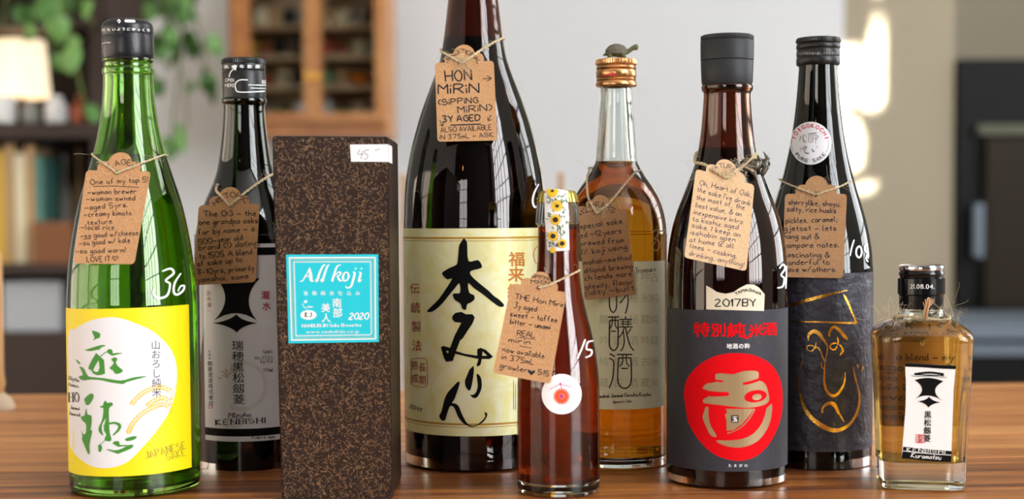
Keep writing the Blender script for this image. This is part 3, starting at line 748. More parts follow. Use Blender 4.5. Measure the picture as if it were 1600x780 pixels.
        for i, p in enumerate(pts):
            p = Vector(p); q = Vector(pts[min(i+1, len(pts)-1)]); o = Vector(pts[max(i-1, 0)]); t = (q-o)
            if t.length < 1e-7: continue
            t.normalize(); up = (up-t*up.dot(t)).normalized() if up else t.orthogonal().normalized(); b = t.cross(up)
            if i: d += (p-Vector(pts[i-1])).length
            an = d/.0011
            A.append(p+(up*math.cos(an)+b*math.sin(an))*rad*.75); B_.append(p-(up*math.cos(an)+b*math.sin(an))*rad*.75)
        mb.tube(A, rad, 5); mb.tube(B_, rad, 5); tw = mb.build('twine', m, s.root)
        if fuzz:
            fz = MB()
            for i in range(fuzz):
                p = Vector(random.choice(pts[:len(pts)] if random.random() < .5 else pts[:12])); fuzzline(fz, p, .011)
            fz.build('loose_fibres', m, tw, kind='stuff')
def fuzzline(fz, p, L, rad=.00008):
    v = Vector((random.uniform(-1, 1), random.uniform(-.8, .2), random.uniform(-1, 1))).normalized()
    c = Vector((random.uniform(-1, 1), random.uniform(-.6, .2), random.uniform(-1, 1)))
    l = L*random.uniform(.4, 1); c2 = Vector((random.uniform(-1, 1), 0, random.uniform(-1, 1))); q = [tuple(p+v*l*t+c*l*.7*t*t+c2*l*.35*math.sin(3.1*t*2)) for t in (0, .2, .4, .6, .8, 1)]
    fz.tube(cr(q, 3), rad, 3, False)
# ================================================================== BOTTLES
def gl(name, c, rough=.0, ior=1.5): return mat(name, c, rough, trans=1, ior=ior)
MG_green = gl('green glass', 'A6DC60'); ML_green = gl('green-tinted sake', 'B0C268', ior=1.34)
MG_dark = gl('very dark green glass', '30381F'); ML_dark = gl('sake in dark glass', 'B8B070', ior=1.34)
MG_brown = gl('brown glass', '7E4428'); ML_brown = gl('dark mirin', '3C1A14', ior=1.34); ML_brown2 = gl('sake in brown glass', '7A4422', ior=1.34)
MG_bdark = gl('dark amber glass', '8C5228')
MG_black = gl('black-green glass', '242A1A')
MG_clear = gl('clear glass', 'F2F7F4'); ML_amber = gl('amber sake', 'D08418', ior=1.34); ML_redamber = gl('deep amber mirin', '8C2C0A', ior=1.34); ML_honey = gl('honey-coloured sake', 'F4CC70', ior=1.34)
def caplathe(root, b, name, m, seq, n=96, rmod=None, parent=None):
    ys = seq; o = ringlathe(b, ys, n, rmod).build(name, m, parent or root, fix=True); return o
def full_label(b, name, m, root, yt, yb_, th0, th1, off=0.0002, skew=0, nz=10):
    z1, z0 = b.front(yt), b.front(yb_)
    return b.patch(th0, th1, z0, z1, off, skew, nz=nz).build(name, m, root)
def start(b, name, label, group='sake and mirin bottles on the table'):
    return thing(name, label, 'bottle', (b.x, b.y, 0), group)
OV = .00045
# ---------------- 1 green bottle
b1 = Bottle(212, 779, [(92, 38), (96, 39), (99, 37), (106, 37), (109, 39.5), (116, 39.5), (119, 38), (150, 39.5), (175, 42), (200, 46), (233, 53), (270, 64), (320, 79), (370, 89), (420, 96), (460, 98.5), (500, 99.5), (700, 100), (740, 100)])
r1 = start(b1, 'sake_bottle', 'bright green glass bottle with a yellow and white label')
b1.glass(r1, MG_green, ML_green, 243, .0022)
M_foil = mat('black foil', '15151A', .32, bump=.35, bscale=260, bdist=.0006)
cap1 = caplathe(r1, b1, 'cap', M_foil, [(30.0, 0), (30.2, 20), (32, 30), (37, 37), (42, 39), (52, 39.5), (55, 38.6), (57, 38.6), (60, 39.5), (84, 39.5), (90, 38.8), (92, 38.2), (92, 30)])
capb = BVHTree.FromPolygons(*(lambda m: (m.v, m.f))(ringlathe(b1, [(28.0, 0), (30.2, 20), (32, 30), (37, 37), (42, 39.2), (92, 39.7)])))
def mcap(bv): return lambda x, y, off: cast(bv, x, y, off)
mp = mcap(capb); p_ = MB()
for i, ch in enumerate('のないようにゆっくり'): kanji(p_, ch, 163+7.6*i-(.3 if i < 2 else 0), 46.5+.08*(i-4)**2-.9, 5.5, 5, mp, .0003, .03)
ribbon(p_, [(184, 33.5), (186, 31), (188, 33.5), (186, 36)], 2, mp, .0003, 1); ribbon(p_, [(196, 33), (210, 33.6)], 4, mp, .0003, 1)
ribbon(p_, PX(8.664, 140, 20, 285, 403, 200, 410, 160, 440, 148, 500, 150, 560, 165, 600, 210, 612, 300, 598, 400, 605), .8, mp, .0003)
p_.build('cap_lettering', M_wprint, cap1, False)
M_yel = mat('yellow label', 'F2DC08', .5, bump=.1, bscale=500, bdist=.0002)
thR = b1.th(297, 600)
l1 = full_label(b1, 'label', M_yel, r1, 482, 744, R(-100), thR, skew=.02, nz=24)
mp = b1.mp; p_ = MB()
blob = smoothloop(PX(2.516, 90, 470, 43, 150, 70, 112, 105, 90, 150, 72, 230, 66, 310, 90, 380, 125, 440, 185, 465, 250, 465, 340, 440, 430, 390, 510, 330, 580, 280, 630, 220, 655, 150, 655, 100, 630, 62, 590, 45, 520))
blob = [(max(x, 105.6), y) for x, y in blob]
fill(p_, [blob], mp, .00033); p_.build('white_disc_print', M_paper, l1, True)
p_ = MB(); q = lambda *n: fill(p_, [smoothloop(PX(6.5, 100, 500, *n), 3)], mp, OV)
q(285,110,330,118,370,140,365,180,330,192,300,208,315,180,300,150); q(215,310,240,298,380,255,425,262,380,280,360,300,230,322)
fill(p_, [PX(6.5, 100, 500, 330,335,370,370,410,410,420,545,380,560,340,562,300,545,285,515,250,495,260,460,290,400), PX(6.5, 100, 500, 355,410,330,450,300,510,325,530,350,525,365,480)], mp, OV)
ribbon(p_, PX(6.5, 100, 500, 375, 368, 430, 325), 1.4, mp, OV, 1); ribbon(p_, PX(6.5, 100, 500, 445, 325, 470, 320, 490, 350, 530, 345, 590, 338), [4, 8, 4, 3, 1], mp, OV)
q(480,400,520,380,545,400,530,430,550,470,600,515,560,545,520,545,500,515,465,490,500,450,505,425); q(120,400,150,415,172,440,160,450,135,425)
q(160,475,205,490,235,550,270,578,400,590,580,615,700,585,820,570,815,582,640,630,600,650,480,635,380,612,280,605,200,615,160,590,160,570,195,560,180,510)
q = lambda *n: fill(p_, [smoothloop(PX(5.571, 100, 600, *n), 3)], mp, OV)
q(180,135,210,100,245,82,262,105,245,150,215,185,185,170)
q(197,210,210,265,240,275,245,330,235,400,250,410,235,480,225,540,228,600,215,612,200,580,180,530,160,480,165,455,155,405,175,440,195,420,195,350,165,320,152,285,195,270)
q(350,160,365,145,378,165,415,160,428,185,395,215,395,330,400,420,415,490,375,498,355,480,370,440,350,400,360,330,368,300,335,350,332,400,345,450,310,420,305,380,335,310,345,215,318,205,325,190,345,190)
ribbon(p_, PX(5.571, 100, 600, 350, 365, 400, 345, 445, 340, 485, 360, 475, 400, 430, 445), [2, 3, 3.5, 5, 4, 2], mp, OV)
ribbon(p_, PX(5.571, 100, 600, 360, 490, 315, 530), 1, mp, OV, 1); q(300,535,325,530,335,560,320,592,297,580); q(425,520,440,500,480,500,490,530,545,530,545,540,440,548)
q(378,575,385,568,450,578,510,560,560,533,600,530,595,555,520,590,445,612); q(530,478,600,455,635,462,610,485,560,497,530,492)
p_.build('green_calligraphy', mat('green print', '3E8A2C', .5), l1, False)
p_ = MB(); vtext(p_, '山おろし純米', 243, 539, 244.5, 613, 14, mp, OV, .0)
p_.build('vertical_lettering', mat('violet-black print', '2A2440', .5), l1, False)
p_ = MB()
pen(p_, 'Rhythm', 108, 593, 124, 597, 5.5, .8, mp, OV, 0, .5, serif=.8); pen(p_, 'Centuries', 108, 603, 124, 606, 5, .8, mp, OV, 0, .5, serif=.7)
pen(p_, 'HO', 109, 628, 125, 627.5, 14, 2.2, mp, OV, 0, .65, serif=2); pen(p_, 'Junmai', 110, 639, 125, 641, 5.5, .8, mp, OV, 0, .5, serif=.7); pen(p_, 'Yamaoroshi', 109, 648, 126, 651, 5, .8, mp, OV, 0, .5, serif=.7)
p_.build('side_lettering', mat('brown-black print', '3A2A22', .5), l1, False)
p_ = MB(); pen(p_, 'JAPANESE', 228, 716.5, 291, 700, 10, 1.8, mp, OV, 0, .6, serif=1.4); pen(p_, 'SAKE', 261, 719, 290.5, 711, 9, 1.7, mp, OV, 0, .6, serif=1.4)
p_.build('gold_lettering', mat('olive gold print', 'A89A28', .5), l1, False)
p_ = MB()
for path in ([(268, 612), (255, 606), (243, 606), (228, 611), (216, 620), (206, 631)], [(268, 628), (254, 622), (241, 626), (230, 634)], [(266, 636), (252, 632), (238, 637), (224, 645), (212, 656), (204, 668), (201, 676)]):
    cp = cr(path, 6)
    for i, (x, y) in enumerate(cp[2:]):
        a = cp[i+1]; an = math.atan2(y-a[1], x-a[0]); sd_ = 1 if i % 2 else -1
        disc(p_, x+sd_*2.2*math.sin(an), y-sd_*2.2*math.cos(an), 3.2, 1.5, mp, OV, 8, an+sd_*.5)
for a, c in (((268, 612), (264, 645)), ((268, 628), (267, 648)), ((275, 600), (262, 640))): ribbon(p_, [a, c], .7, mp, OV, 1)
p_.build('rice_ear_print', mat('pale gold print', 'E8C860', .5), l1, False)
p_ = MB(); ribbon(p_, PX(3, 90, 220, 490, 612, 528, 600, 542, 622, 505, 655, 525, 672, 512, 725, 470, 738, 447, 715, 455, 692), [2, 3.2, 3.5, 3, 3, 3.5, 3.5, 3, 2], mp, OV)
ribbon(p_, PX(3, 90, 220, 575, 622, 548, 665, 542, 705, 556, 722, 584, 705, 592, 682, 575, 682, 562, 705), [2, 3.2, 3.5, 3.5, 3.2, 3, 2.6, 2], mp, OV); p_.build('price_mark', M_pmark, r1, False)
t1 = Tag('kraft tag on the green bottle, listing its virtues under an underlined heading', [(134.5, 266), (236, 268), (210, 413), (114.5, 412)], b1, 0, M_kraft, (182, 270))
t1.arc('Y. AGED', [(167, 265), (180, 260), (196, 257), (212, 262)], 8, 1.1)
t1.lines([('One of my top 5!', 141, 288.5, 231, 284), ('-woman brewer', 137, 304, 213, 302), ('-woman owned', 135, 314.5, 211, 312.5), ('-aged 5yrs.', 132, 328, 199, 323), ('-creamy kimoto', 131, 338.5, 205, 336), ('texture', 137, 351.5, 175, 349),
  ('-local rice', 127, 358.5, 178, 359), ('-so good w/cheese', 126, 372, 216, 367), ('-so good w/ kale', 124, 383.5, 203, 378.5), ('-so good warm!', 118, 396, 196, 394), ('LOVE IT', 136, 409, 172, 408)], 7.6, 1.15)
t1.line([(146, 291.5), (180, 291), (217, 293)], 1); t1.line([(130, 374), (141, 373)], 1); t1.line([(180, 407.5), (175.5, 402.5), (178, 400.5), (180, 403), (182.5, 400.5), (184.5, 402.5), (180, 407.5)], 1); t1.done(M_ink)
t1.twine(b1, (144, 240), (253.5, 243), [(158, 252), (172, 262)], [(236, 250), (212, 259)])
# ---------------- 2 dark bottle
b2 = Bottle(389.5, 735, [(152, 31), (155, 34), (160, 34.5), (163, 32.5), (170, 31.5), (200, 33.5), (237, 38), (262, 42), (285, 49), (310, 60), (335, 70), (365, 77), (400, 79.5), (700, 80)])
r2 = start(b2, 'sake_bottle', 'almost black glass bottle with a tall grey label, left of the patterned box')
b2.glass(r2, MG_dark, ML_dark, 190, .0022)
kn = lambda n, a: (lambda t, z: 1+a*math.cos(n*t))
cap2 = caplathe(r2, b2, 'cap', M_black, [(92, 0), (92, 30), (94, 33), (97, 33.6), (98, 32.6), (104, 32.8), (110, 33.4), (112, 32.4), (114, 33.4), (150, 33.2), (156, 32.6), (156, 28)])
caplathe(r2, b2, 'knurled_rim', M_black, [(93, 30), (94.5, 33.4), (100.5, 33.8), (102, 31)], 240, lambda t, z: 1+.02*math.cos(60*t), parent=cap2)
cb2 = BVHTree.FromPolygons(*(lambda m: (m.v, m.f))(ringlathe(b2, [(94, 33.9), (156, 33.9)]))); mp = mcap(cb2); p_ = MB()
for i, ch in enumerate('未成年飲酒'): kanji(p_, ch, 354+12*i, 104+.0*i, 7, 5.5, mp, .0002, .03)
ribbon(p_, PX(3, 290, 70, 205, 150, 212, 128, 232, 108), 1.6, mp, .0002); fill(p_, [PX(3, 290, 70, 215, 100, 242, 96, 235, 122)], mp, .0002)
ribbon(p_, PX(3, 290, 70, 290, 165, 255, 165, 235, 180, 235, 205, 255, 222, 370, 218), 1.5, mp, .0002); ribbon(p_, PX(3, 290, 70, 295, 188, 375, 190), 1.1, mp, .0002, 1); ribbon(p_, PX(3, 290, 70, 305, 203, 375, 205), .9, mp, .0002, 1)
sans(p_, 'OPEN', 352, 128, 366, 128, 5.5, mp, .0002); sans(p_, 'HERE', 352, 136, 366, 136, 5.5, mp, .0002); sans(p_, '00', 409, 131, 415, 131, 6, mp, .0002); p_.build('cap_lettering', M_wprint, cap2, False)
M_silver = mat('silver-grey label', 'D6D6DA', .42, bump=.05, noise=.3, nscale=25, col2='E0E0E2')
ta, tz = b2.th(319.5, 560), R(80)
l2 = full_label(b2, 'label', M_silver, r2, 381, 690, ta, tz)
b2.patch(ta, tz, b2.front(399), b2.front(387), .0003).build('black_band', M_bprint, l2)
b2.patch(ta, tz, b2.front(682), b2.front(670), .0003).build('black_band', M_bprint, l2)
mp = b2.mp; p_ = MB()
def kenb(p_, mp, hour, dia, off):
    fill(p_, [smoothloop(hour, 1) if False else hour], mp, off); fill(p_, [dia], mp, off)
def curve_q(a, c, b, n=8): return [tuple((1-t)**2*a[i]+2*t*(1-t)*c[i]+t*t*b[i] for i in (0, 1)) for t in [k/n for k in range(n)]]
def kmark(p_, mp, tl, tm, trr, wl, wr_, bl, bm_, br, dl, dt, dr_, db, off=OV):
    out = curve_q(tl, tm, trr)+curve_q(trr, wr_, br)+curve_q(br, bm_, bl)+curve_q(bl, wl, tl); fill(p_, [out], mp, off)
    cx, cy = (dl[0]+dr_[0])/2, (dl[1]+dr_[1])/2
    k_ = lambda a, b: ((a[0]+b[0])/2*.5+cx*.5, (a[1]+b[1])/2*.5+cy*.5)
    fill(p_, [curve_q(dl, k_(dl, dt), dt)+curve_q(dt, k_(dt, dr_), dr_)+curve_q(dr_, k_(dr_, db), db)+curve_q(db, k_(db, dl), dl)], mp, off)
kmark(p_, mp, (338, 434), (371, 444), (406, 434), (368, 468), (374, 468), (335, 501), (369, 478), (401, 501), (333, 505), (369.5, 491), (402, 505), (370.5, 520))
vtext(p_, '瑞穂黒松劔菱', 371.5, 540, 373.5, 624, 15.2, mp, OV, .006, 1.15)
pen(p_, 'Mizuho', 357, 653, 391, 651, 7.5, 1.5, mp, OV, 0, .4, .3); pen(p_, 'KENBISHI', 338, 664, 415, 660.5, 7.5, 2, mp, OV, 0, .55, serif=1.5)
pen(p_, 'Product of Japan', 394, 686, 429, 684, 4, .9, mp, OV, 0, .5)
for s_, y in (('SAKE', 552.5), ('Alc.17.5%', 561.5), ('by Vol', 567), ('720ml', 580.5)): pen(p_, s_, 426-3.1*len(s_) if len(s_) > 4 else 411, y, 426, y-.5, 4.6, .8, mp, OV, 0, .4, serif=.6)
vtext(p_, '釼菱酒造株式會社', 328.5, 568, 330.5, 630, 7.2, mp, OV); vtext(p_, '兵庫県', 328, 549, 328, 560, 3.6, mp, OV)
p_.build('black_lettering', M_bprint, l2, False)
p_ = MB(); vtext(p_, '古今第一', 326.5, 458, 328, 486, 7, mp, OV); vtext(p_, '瀧水', 414.5, 461, 416, 478, 13, mp, OV, .02); ribbon(p_, [(326.5, 633), (332, 633), (332, 638), (326.5, 638)], .8, mp, OV, 1, True); p_.build('red_lettering', mat('deep red print', 'A82838', .5), l2, False)
p_ = MB()
for rr in (38, 35): ribbon(p_, [(378+rr*math.cos(a), 603+rr*math.sin(a)) for a in [R(x) for x in range(-100, 140, 20)]], .9, mp, .0003)
for i in range(40):
    a = random.uniform(-2.6, -1.2); disc(p_, 368+random.uniform(18, 32)*math.cos(a), 603+random.uniform(18, 34)*math.sin(a), 3, 1.1, mp, .0003, 6, a)
p_.build('rice_emblem', mat('faint gold print', 'B8B298', .5), l2, False)
t2 = Tag('kraft tag on the almost black bottle, mentioning a 500-year-old brand', [(310.5, 321), (405.5, 318), (399.5, 441), (301, 446)], b2, 0, M_kraft, (358.6, 321))
t2.arc('HISTORIC', [(336, 322), (350, 312), (362, 308), (372, 310), (384, 318)], 8, 1.2)
t2.lines([('The OG - the', 318, 338, 400, 337), ('one grandpa asks', 311, 351, 403, 348), ('for by name - a', 310, 367, 397, 361), ('500-year old', 311, 382, 379, 374.5), ('brand (!) dating', 311, 391, 402, 383.5), ('to 1505. A blend', 312, 404, 394, 397),
  ('of sake up to', 308.5, 416, 378, 409), ('8-10yrs, primarily', 309.5, 429, 397, 422), ('yamahai, some', 308.5, 441, 388, 435)], 8.2, 1.3)
t2.done(M_ink); t2.twine(b2, (342, 290), (426.5, 272), [(339.5, 298), (348, 310)], [(408, 283), (385, 301)], rad=.0006)
# ---------------- 3 box
Yt, Yb_ = .925, .95
base = ground(527, 780.5); Yb_ = base.y; Yt = Yb_-.008
dp = .078
A_, B_2, C_, D_ = at(425, 212.5, Yt), at(606.5, 213.5, Yt), ground(613, 780), ground(440.5, 780)
C_.y = D_.y = Yb_
bk = Vector((0, dp, 0)); i_ = Vector((.0004, 0, 0))
bx = thing('gift_box', 'tall dark brown patterned carton with a turquoise label', 'box', ((C_.x+D_.x)/2, Yb_+dp/2, 0))
M_box = mat('dark brown laminate', '281A13', .45, spec=.3, bump=.25, bscale=700, bdist=.0003)
m_ = bmesh.new(); vs = [m_.verts.new(p) for p in (D_, C_, B_2, A_, D_+bk, C_+bk, B_2+bk, A_+bk)]
for f in ((0, 1, 2, 3), (1, 5, 6, 2), (5, 4, 7, 6), (4, 0, 3, 7), (3, 2, 6, 7), (4, 5, 1, 0)): m_.faces.new([vs[i] for i in f])
bmesh.ops.bevel(m_, geom=m_.edges[:], offset=.0009, segments=2, affect='EDGES'); mb = MB(); mb.add([v.co.copy() for v in m_.verts], [tuple(v.index for v in f.verts) for f in m_.faces]) if not m_.verts.index_update() else None; m_.free()
body = mb.build('carton', M_box, bx, True, fix=True)
bxn = (B_2-A_).cross(D_-A_).normalized()
def mbox(x, y, off):
    d = ray(x, y); return CAM+d*((A_-CAM).dot(bxn)/d.dot(bxn))-d*off
M_cop = mat('copper print', 'BC946C', .35, metal=.35)
def squig(nq, fn, W, H, clear=None):
    mb = MB()
    for i in range(nq):
        u, v = random.uniform(.8, W-.8), random.uniform(.8, H-.8)
        dens = .5+.5*math.sin(u*.11+math.sin(v*.05)*2)*math.sin(v*.045+u*.03)
        if random.random() > .55+.45*dens: continue
        a = random.gauss(.1, .9); l = random.uniform(2.5, 8); c = random.uniform(-2.4, 2.4); pts = []; x, y = u, v
        for k in range(5):
            pts.append((x, y)); a += c*.3+random.uniform(-.35, .35); x += math.cos(a)*l/4; y += math.sin(a)*l/4
        if any(not (.6 < p < W-.6 and .6 < r_ < H-.6) for p, r_ in pts): continue
        w_ = random.uniform(.16, .42); o = []
        for (p, r_), (s2, t2_) in zip(pts, pts[1:]+[pts[-1]]):
            L = math.hypot(s2-p, t2_-r_) or 1; nx, ny = -(t2_-r_)/L*w_/2, (s2-p)/L*w_/2; o += [fn((p+nx)/W, (r_+ny)/H), fn((p-nx)/W, (r_-ny)/H)]
        mb.add(o, [(k*2, k*2+1, k*2+3, k*2+2) for k in range(4)])
    return mb
fo = Vector((0, -.00012, 0))
squig(8200, lambda u, v: (A_*(1-u)+B_2*u)*(1-v)+(D_*(1-u)+C_*u)*v+fo, 183, 568).build('copper_squiggle_print', M_cop, body, False, kind='stuff')
squig(3000, lambda u, v: (B_2*(1-u)+(B_2+bk)*u)*(1-v)+(C_*(1-u)+(C_+bk)*u)*v+Vector((.00012, 0, 0)), 183, 568).build('side_squiggle_print', M_cop, body, False, kind='stuff')
M_teal = mat('turquoise label', '18C4D6', .5); p_ = MB(); Q = lambda *n: PX(5.03, 440, 390, *n)
fill(p_, [Q(35, 40, 760, 38, 765, 727, 55, 738)], mbox, .0003, 400, 400); l3 = p_.build('label', M_teal, bx, False)
def quad(u, v):  # label corners
    c = Q(35, 40, 760, 38, 765, 727, 55, 738); return tuple((1-v)*((1-u)*c[0][i]+u*c[1][i])+v*((1-u)*c[3][i]+u*c[2][i]) for i in (0, 1))
def frame(mb, ins, wd, off=.00045):
    c = [quad(ins, ins), quad(1-ins, ins), quad(1-ins, 1-ins), quad(ins, 1-ins)]
    for a, b in zip(c, c[1:]+c[:1]):
        L = math.hypot(b[0]-a[0], b[1]-a[1]); e = ((b[0]-a[0])/L*wd/2, (b[1]-a[1])/L*wd/2); ribbon(mb, [(a[0]-e[0], a[1]-e[1]), (b[0]+e[0], b[1]+e[1])], wd, mbox, off, 1, round_=False)
p_ = MB(); frame(p_, .036, 1.8); p_.build('border_print', M_wprint, l3, False)
p_ = MB(); frame(p_, .055, 1.1); p_.build('inner_border_print', mat('sage print', 'A9C8A8', .5), l3, False)
p_ = MB()
for i in range(44):
    t = .083+(1-.166)*(i+.25)/44; d_ = .0085
    for u, v in ((t, .083), (t, .917), (.083, t), (.917, t)):
        fill(p_, [[quad(u-d_*.6, v-d_), quad(u+d_*.6, v-d_), quad(u+d_*.6, v+d_), quad(u-d_*.6, v+d_)] if v in (.083, .917) else [quad(u-d_, v-d_*.6), quad(u+d_, v-d_*.6), quad(u+d_, v+d_*.6), quad(u-d_, v+d_*.6)]], mbox, .0005)
def calli(w_):  # slanted title letters: thick and thin strokes
    r_ = lambda n, ws: ribbon(w_, Q(*n), [x/5.03*1.0 for x in ws], mbox, .0005)
    r_([145, 250, 165, 245, 190, 205, 220, 145], [5, 8, 8, 6]); r_([220, 145, 228, 200, 232, 240, 250, 250], [10, 26, 22, 6]); r_([178, 212, 230, 208], [7, 7])
    r_([262, 250, 280, 240, 300, 180, 325, 130, 345, 120], [4, 16, 16, 12, 6]); r_([272, 235, 272, 250, 290, 246], [12, 14, 5])
    r_([308, 250, 322, 240, 342, 180, 362, 130, 375, 122], [4, 16, 16, 12, 6]); r_([312, 235, 314, 250, 335, 244], [12, 14, 5])
    r_([398, 248, 415, 190, 435, 135, 465, 120], [18, 16, 12, 6]); r_([418, 205, 445, 180, 465, 182, 455, 203, 430, 208], [5, 9, 13, 9, 5]); r_([438, 208, 455, 240, 475, 246], [10, 16, 5])
    r_([520, 180, 495, 185, 482, 215, 488, 242, 510, 243, 527, 215, 522, 183], [8, 12, 16, 14, 9, 15, 10])
    r_([560, 180, 575, 185, 562, 240, 545, 290, 515, 302, 505, 290], [6, 16, 17, 14, 8, 10]); r_([582, 150, 583, 151], [16, 16]); r_([608, 180, 622, 188, 608, 240, 612, 250, 632, 236], [6, 16, 16, 12, 5]); r_([627, 150, 628, 151], [16, 16])
calli(p_)
for i, ch in enumerate('全麹純米仕込み'): kanji(p_, ch, 440+(190+68*i)/5.03, 390+(343)/5.03, 7, 7, mbox, .0005, .01)
vtext(p_, '南部', 526.5, 473.5, 527.5, 489, 14.5, mbox, .0005, .015); vtext(p_, '美人', 509, 481, 509.5, 497, 13.5, mbox, .0005, .015)
pen(p_, '2020', 545, 499, 575, 498.5, 9.5, 2.1, mbox, .0005, 0, .4, .25); pen(p_, 'NANBUBIJIN Sake Breweries', 472, 511.5, 564, 510, 4.6, 1.1, mbox, .0005, 0, .4); sans(p_, 'www.nanbubijin.co.jp', 478, 521, 561, 520, 4.6, mbox, .0005)
disc(p_, 482, 492.3, 12.6, 7.5, mbox, .0005); ribbon(p_, Q(165, 425, 175, 450, 200, 462), 1, mbox, .0005); disc(p_, 477.5, 471.5, 3, 2, mbox, .0005, 10, -.6); ribbon(p_, Q(205, 450, 245, 452), 1.6, mbox, .0005, 1)
p_.build('white_lettering', M_wprint, l3, False)
p_ = MB(); pen(p_, 'KJ', 477, 495.3, 487, 495.3, 6.5, 1.4, mbox, .0006, 0, .5, serif=1); p_.build('black_monogram', M_bprint, l3, False)
p_ = MB(); fill(p_, [[(546.8, 226), (606.6, 225.6), (607.4, 253), (548.6, 252.6)]], mbox, .0003, 400, 400); s3 = p_.build('price_sticker', mat('white sticker', 'F4F4F8', .5), bx, False)
p_ = MB(); fr3 = B_2*(1-.027)+C_*.027; g0, g1 = B_2+(C_-B_2)*((225.7-213.5)/566.5), B_2+(C_-B_2)*((253-213.5)/566.5)
e_ = Vector((.0003, 0, 0)); p_.add([g0+e_+fo*3, g1+e_+fo*3, g1+e_+Vector((0, .026, 0)), g0+e_+Vector((0, .026, 0))], [(0, 1, 2, 3)]); p_.build('sticker_fold', mat('sticker edge', 'F0F0F4', .5), s3, False)
p_ = MB(); ribbon(p_, PX(3, 420, 200, 428, 100, 415, 122, 440, 124), .9, mbox, .0004, 1); ribbon(p_, PX(3, 420, 200, 441, 105, 432, 145), .9, mbox, .0004, 1)
ribbon(p_, PX(3, 420, 200, 470, 103, 452, 105, 449, 120, 463, 125, 460, 143, 443, 146), .9, mbox, .0004, 3); ribbon(p_, PX(3, 420, 200, 497, 107, 510, 101, 520, 100), .9, mbox, .0004); p_.build('price_writing', M_ink, s3, False)
# ---------------- 4 large brown bottle
b4 = Bottle(744, 738, [(-95, 27), (-90, 30), (-84, 30), (-80, 27.5), (-50, 31), (0, 38.5), (30, 42), (62, 46), (92, 51.5), (120, 61), (154, 74), (180, 83), (200, 89), (240, 99.5), (292, 108), (340, 110.5), (380, 111), (690, 111)], corner=16)
r4 = start(b4, 'mirin_bottle', 'tallest brown bottle, cream label with huge black brush characters')
b4.glass(r4, MG_brown, ML_brown, 61, .003)
caplathe(r4, b4, 'cap', M_black, [(-128, 0), (-128, 31), (-125, 33), (-86, 33), (-86, 28)])
def clothpaper():
    m = mat('cream washi label', 'EAE39A', .42, noise=.16, nscale=38, col2='F1EFC6'); nt = m.node_tree
    for n in nt.nodes:
        if n.type == 'TEX_NOISE': n.inputs['Distortion'].default_value = 2.5; n.inputs['Detail'].default_value = 3
    return m
l4 = full_label(b4, 'label', clothpaper(), r4, 357, 682, R(-96), R(80))
M_ogold = mat('old gold print', 'B98A1C', .4)
for a, c in ((370.5, 373.5), (376, 377), (662, 665), (667.5, 668.5)): b4.patch(R(-96), R(80), b4.front(c), b4.front(a), .0003, nz=1).build('gold_line', M_ogold, l4)
mp = b4.mp; p_ = MB()
fill(p_, [smoothloop(PX(4.875, 640, 370, 412,12,435,35,440,70,450,185,520,178,550,220,540,240,470,260,465,290,520,345,600,410,640,450,682,480,718,520,700,535,660,520,560,440,490,390,447,352,455,425,490,445,495,475,470,500,440,515,432,550,420,558,400,545,388,510,345,480,330,440,345,432,385,425,380,355,340,400,290,460,240,520,180,568,135,570,160,540,220,480,270,410,325,320,290,325,262,300,250,275,300,240,355,215,368,180,378,70,395,40), 3)], mp, OV)
fill(p_, [PX(4.875, 640, 370, 330,600,350,580,395,572,430,590,480,590,497,615,480,660,440,720,405,775)+PX(4.875, 640, 520, 385,60,355,140,420,160,515,175,515,125,540,115,580,130,635,182,610,200,550,200,540,245,515,260,512,245,525,200,430,180,350,160,330,215,280,222,262,190,240,110,260,100,310,115,345,20)+PX(4.875, 640, 370, 395,655,345,650,325,625),
          PX(4.875, 640, 520, 280,138,298,138,298,154,284,152), PX(4.875, 640, 520, 556,142,590,175,552,176)], mp, OV)
q = lambda *n: fill(p_, [smoothloop(PX(4.875, 640, 520, *n), 3)], mp, OV)
q(485,252,490,290,480,370,460,440,430,415,422,370,440,320,465,265); q(510,320,525,318,545,350,548,420,520,485,490,498,462,475,490,470,512,440,520,380)
q(362,378,383,385,345,500,325,535,345,538,375,560,400,620,440,690,490,710,540,680,575,640,570,605,592,620,570,670,520,705,470,718,410,690,370,640,340,570,310,560,290,610,270,668,240,662,228,630,245,600,270,500,310,430)
p_.build('black_brush_lettering', M_bprint, l4, False)
p_ = MB(); vtext(p_, '伝統製法', 649, 451, 652, 540, 17, mp, OV, .01, .85)
vtext(p_, '熟成', 648.5, 571, 649, 591, 14, mp, OV, .01, .75); vtext(p_, '長期', 660.5, 574, 661, 594, 14, mp, OV, .01, .75); ribbon(p_, [(643, 561), (655, 560), (666.5, 562), (668, 580), (667.5, 603), (655, 604), (643.5, 600), (643, 580)], .9, mp, OV, 3, True)
p_.build('red_lettering', mat('brown-red print', 'A8242A', .5), l4, False)
p_ = MB(); vtext(p_, '福来', 807, 405, 806, 429, 22, mp, OV, .03, 1.1); kanji(p_, '純', 804, 455, 22, 22, mp, OV, .03); ribbon(p_, [(839, 385), (834, 391), (833, 400), (836, 410), (841, 413)], 1.3, mp, OV); p_.build('ochre_lettering', mat('ochre print', 'C4761C', .5), l4, False)
p_ = MB(); pen(p_, '2024.11', 640, 637, 658.5, 643, 5.5, .8, mp, OV, 0); ribbon(p_, [(802, 595), (802, 640)], .7, mp, OV, 1); ribbon(p_, [(805, 600), (805, 640)], .7, mp, OV, 1); p_.build('date_stamp', mat('grey stamp ink', '55504A', .6), l4, False)
p_ = MB(); ribbon(p_, PX(2.79, 620, 220, 616, 190, 598, 225, 590, 262, 598, 288, 612, 285, 620, 262, 610, 252), [2, 2.6, 3, 3, 3, 2.6, 2], mp, OV); p_.build('price_mark', M_pmark, r4, False)
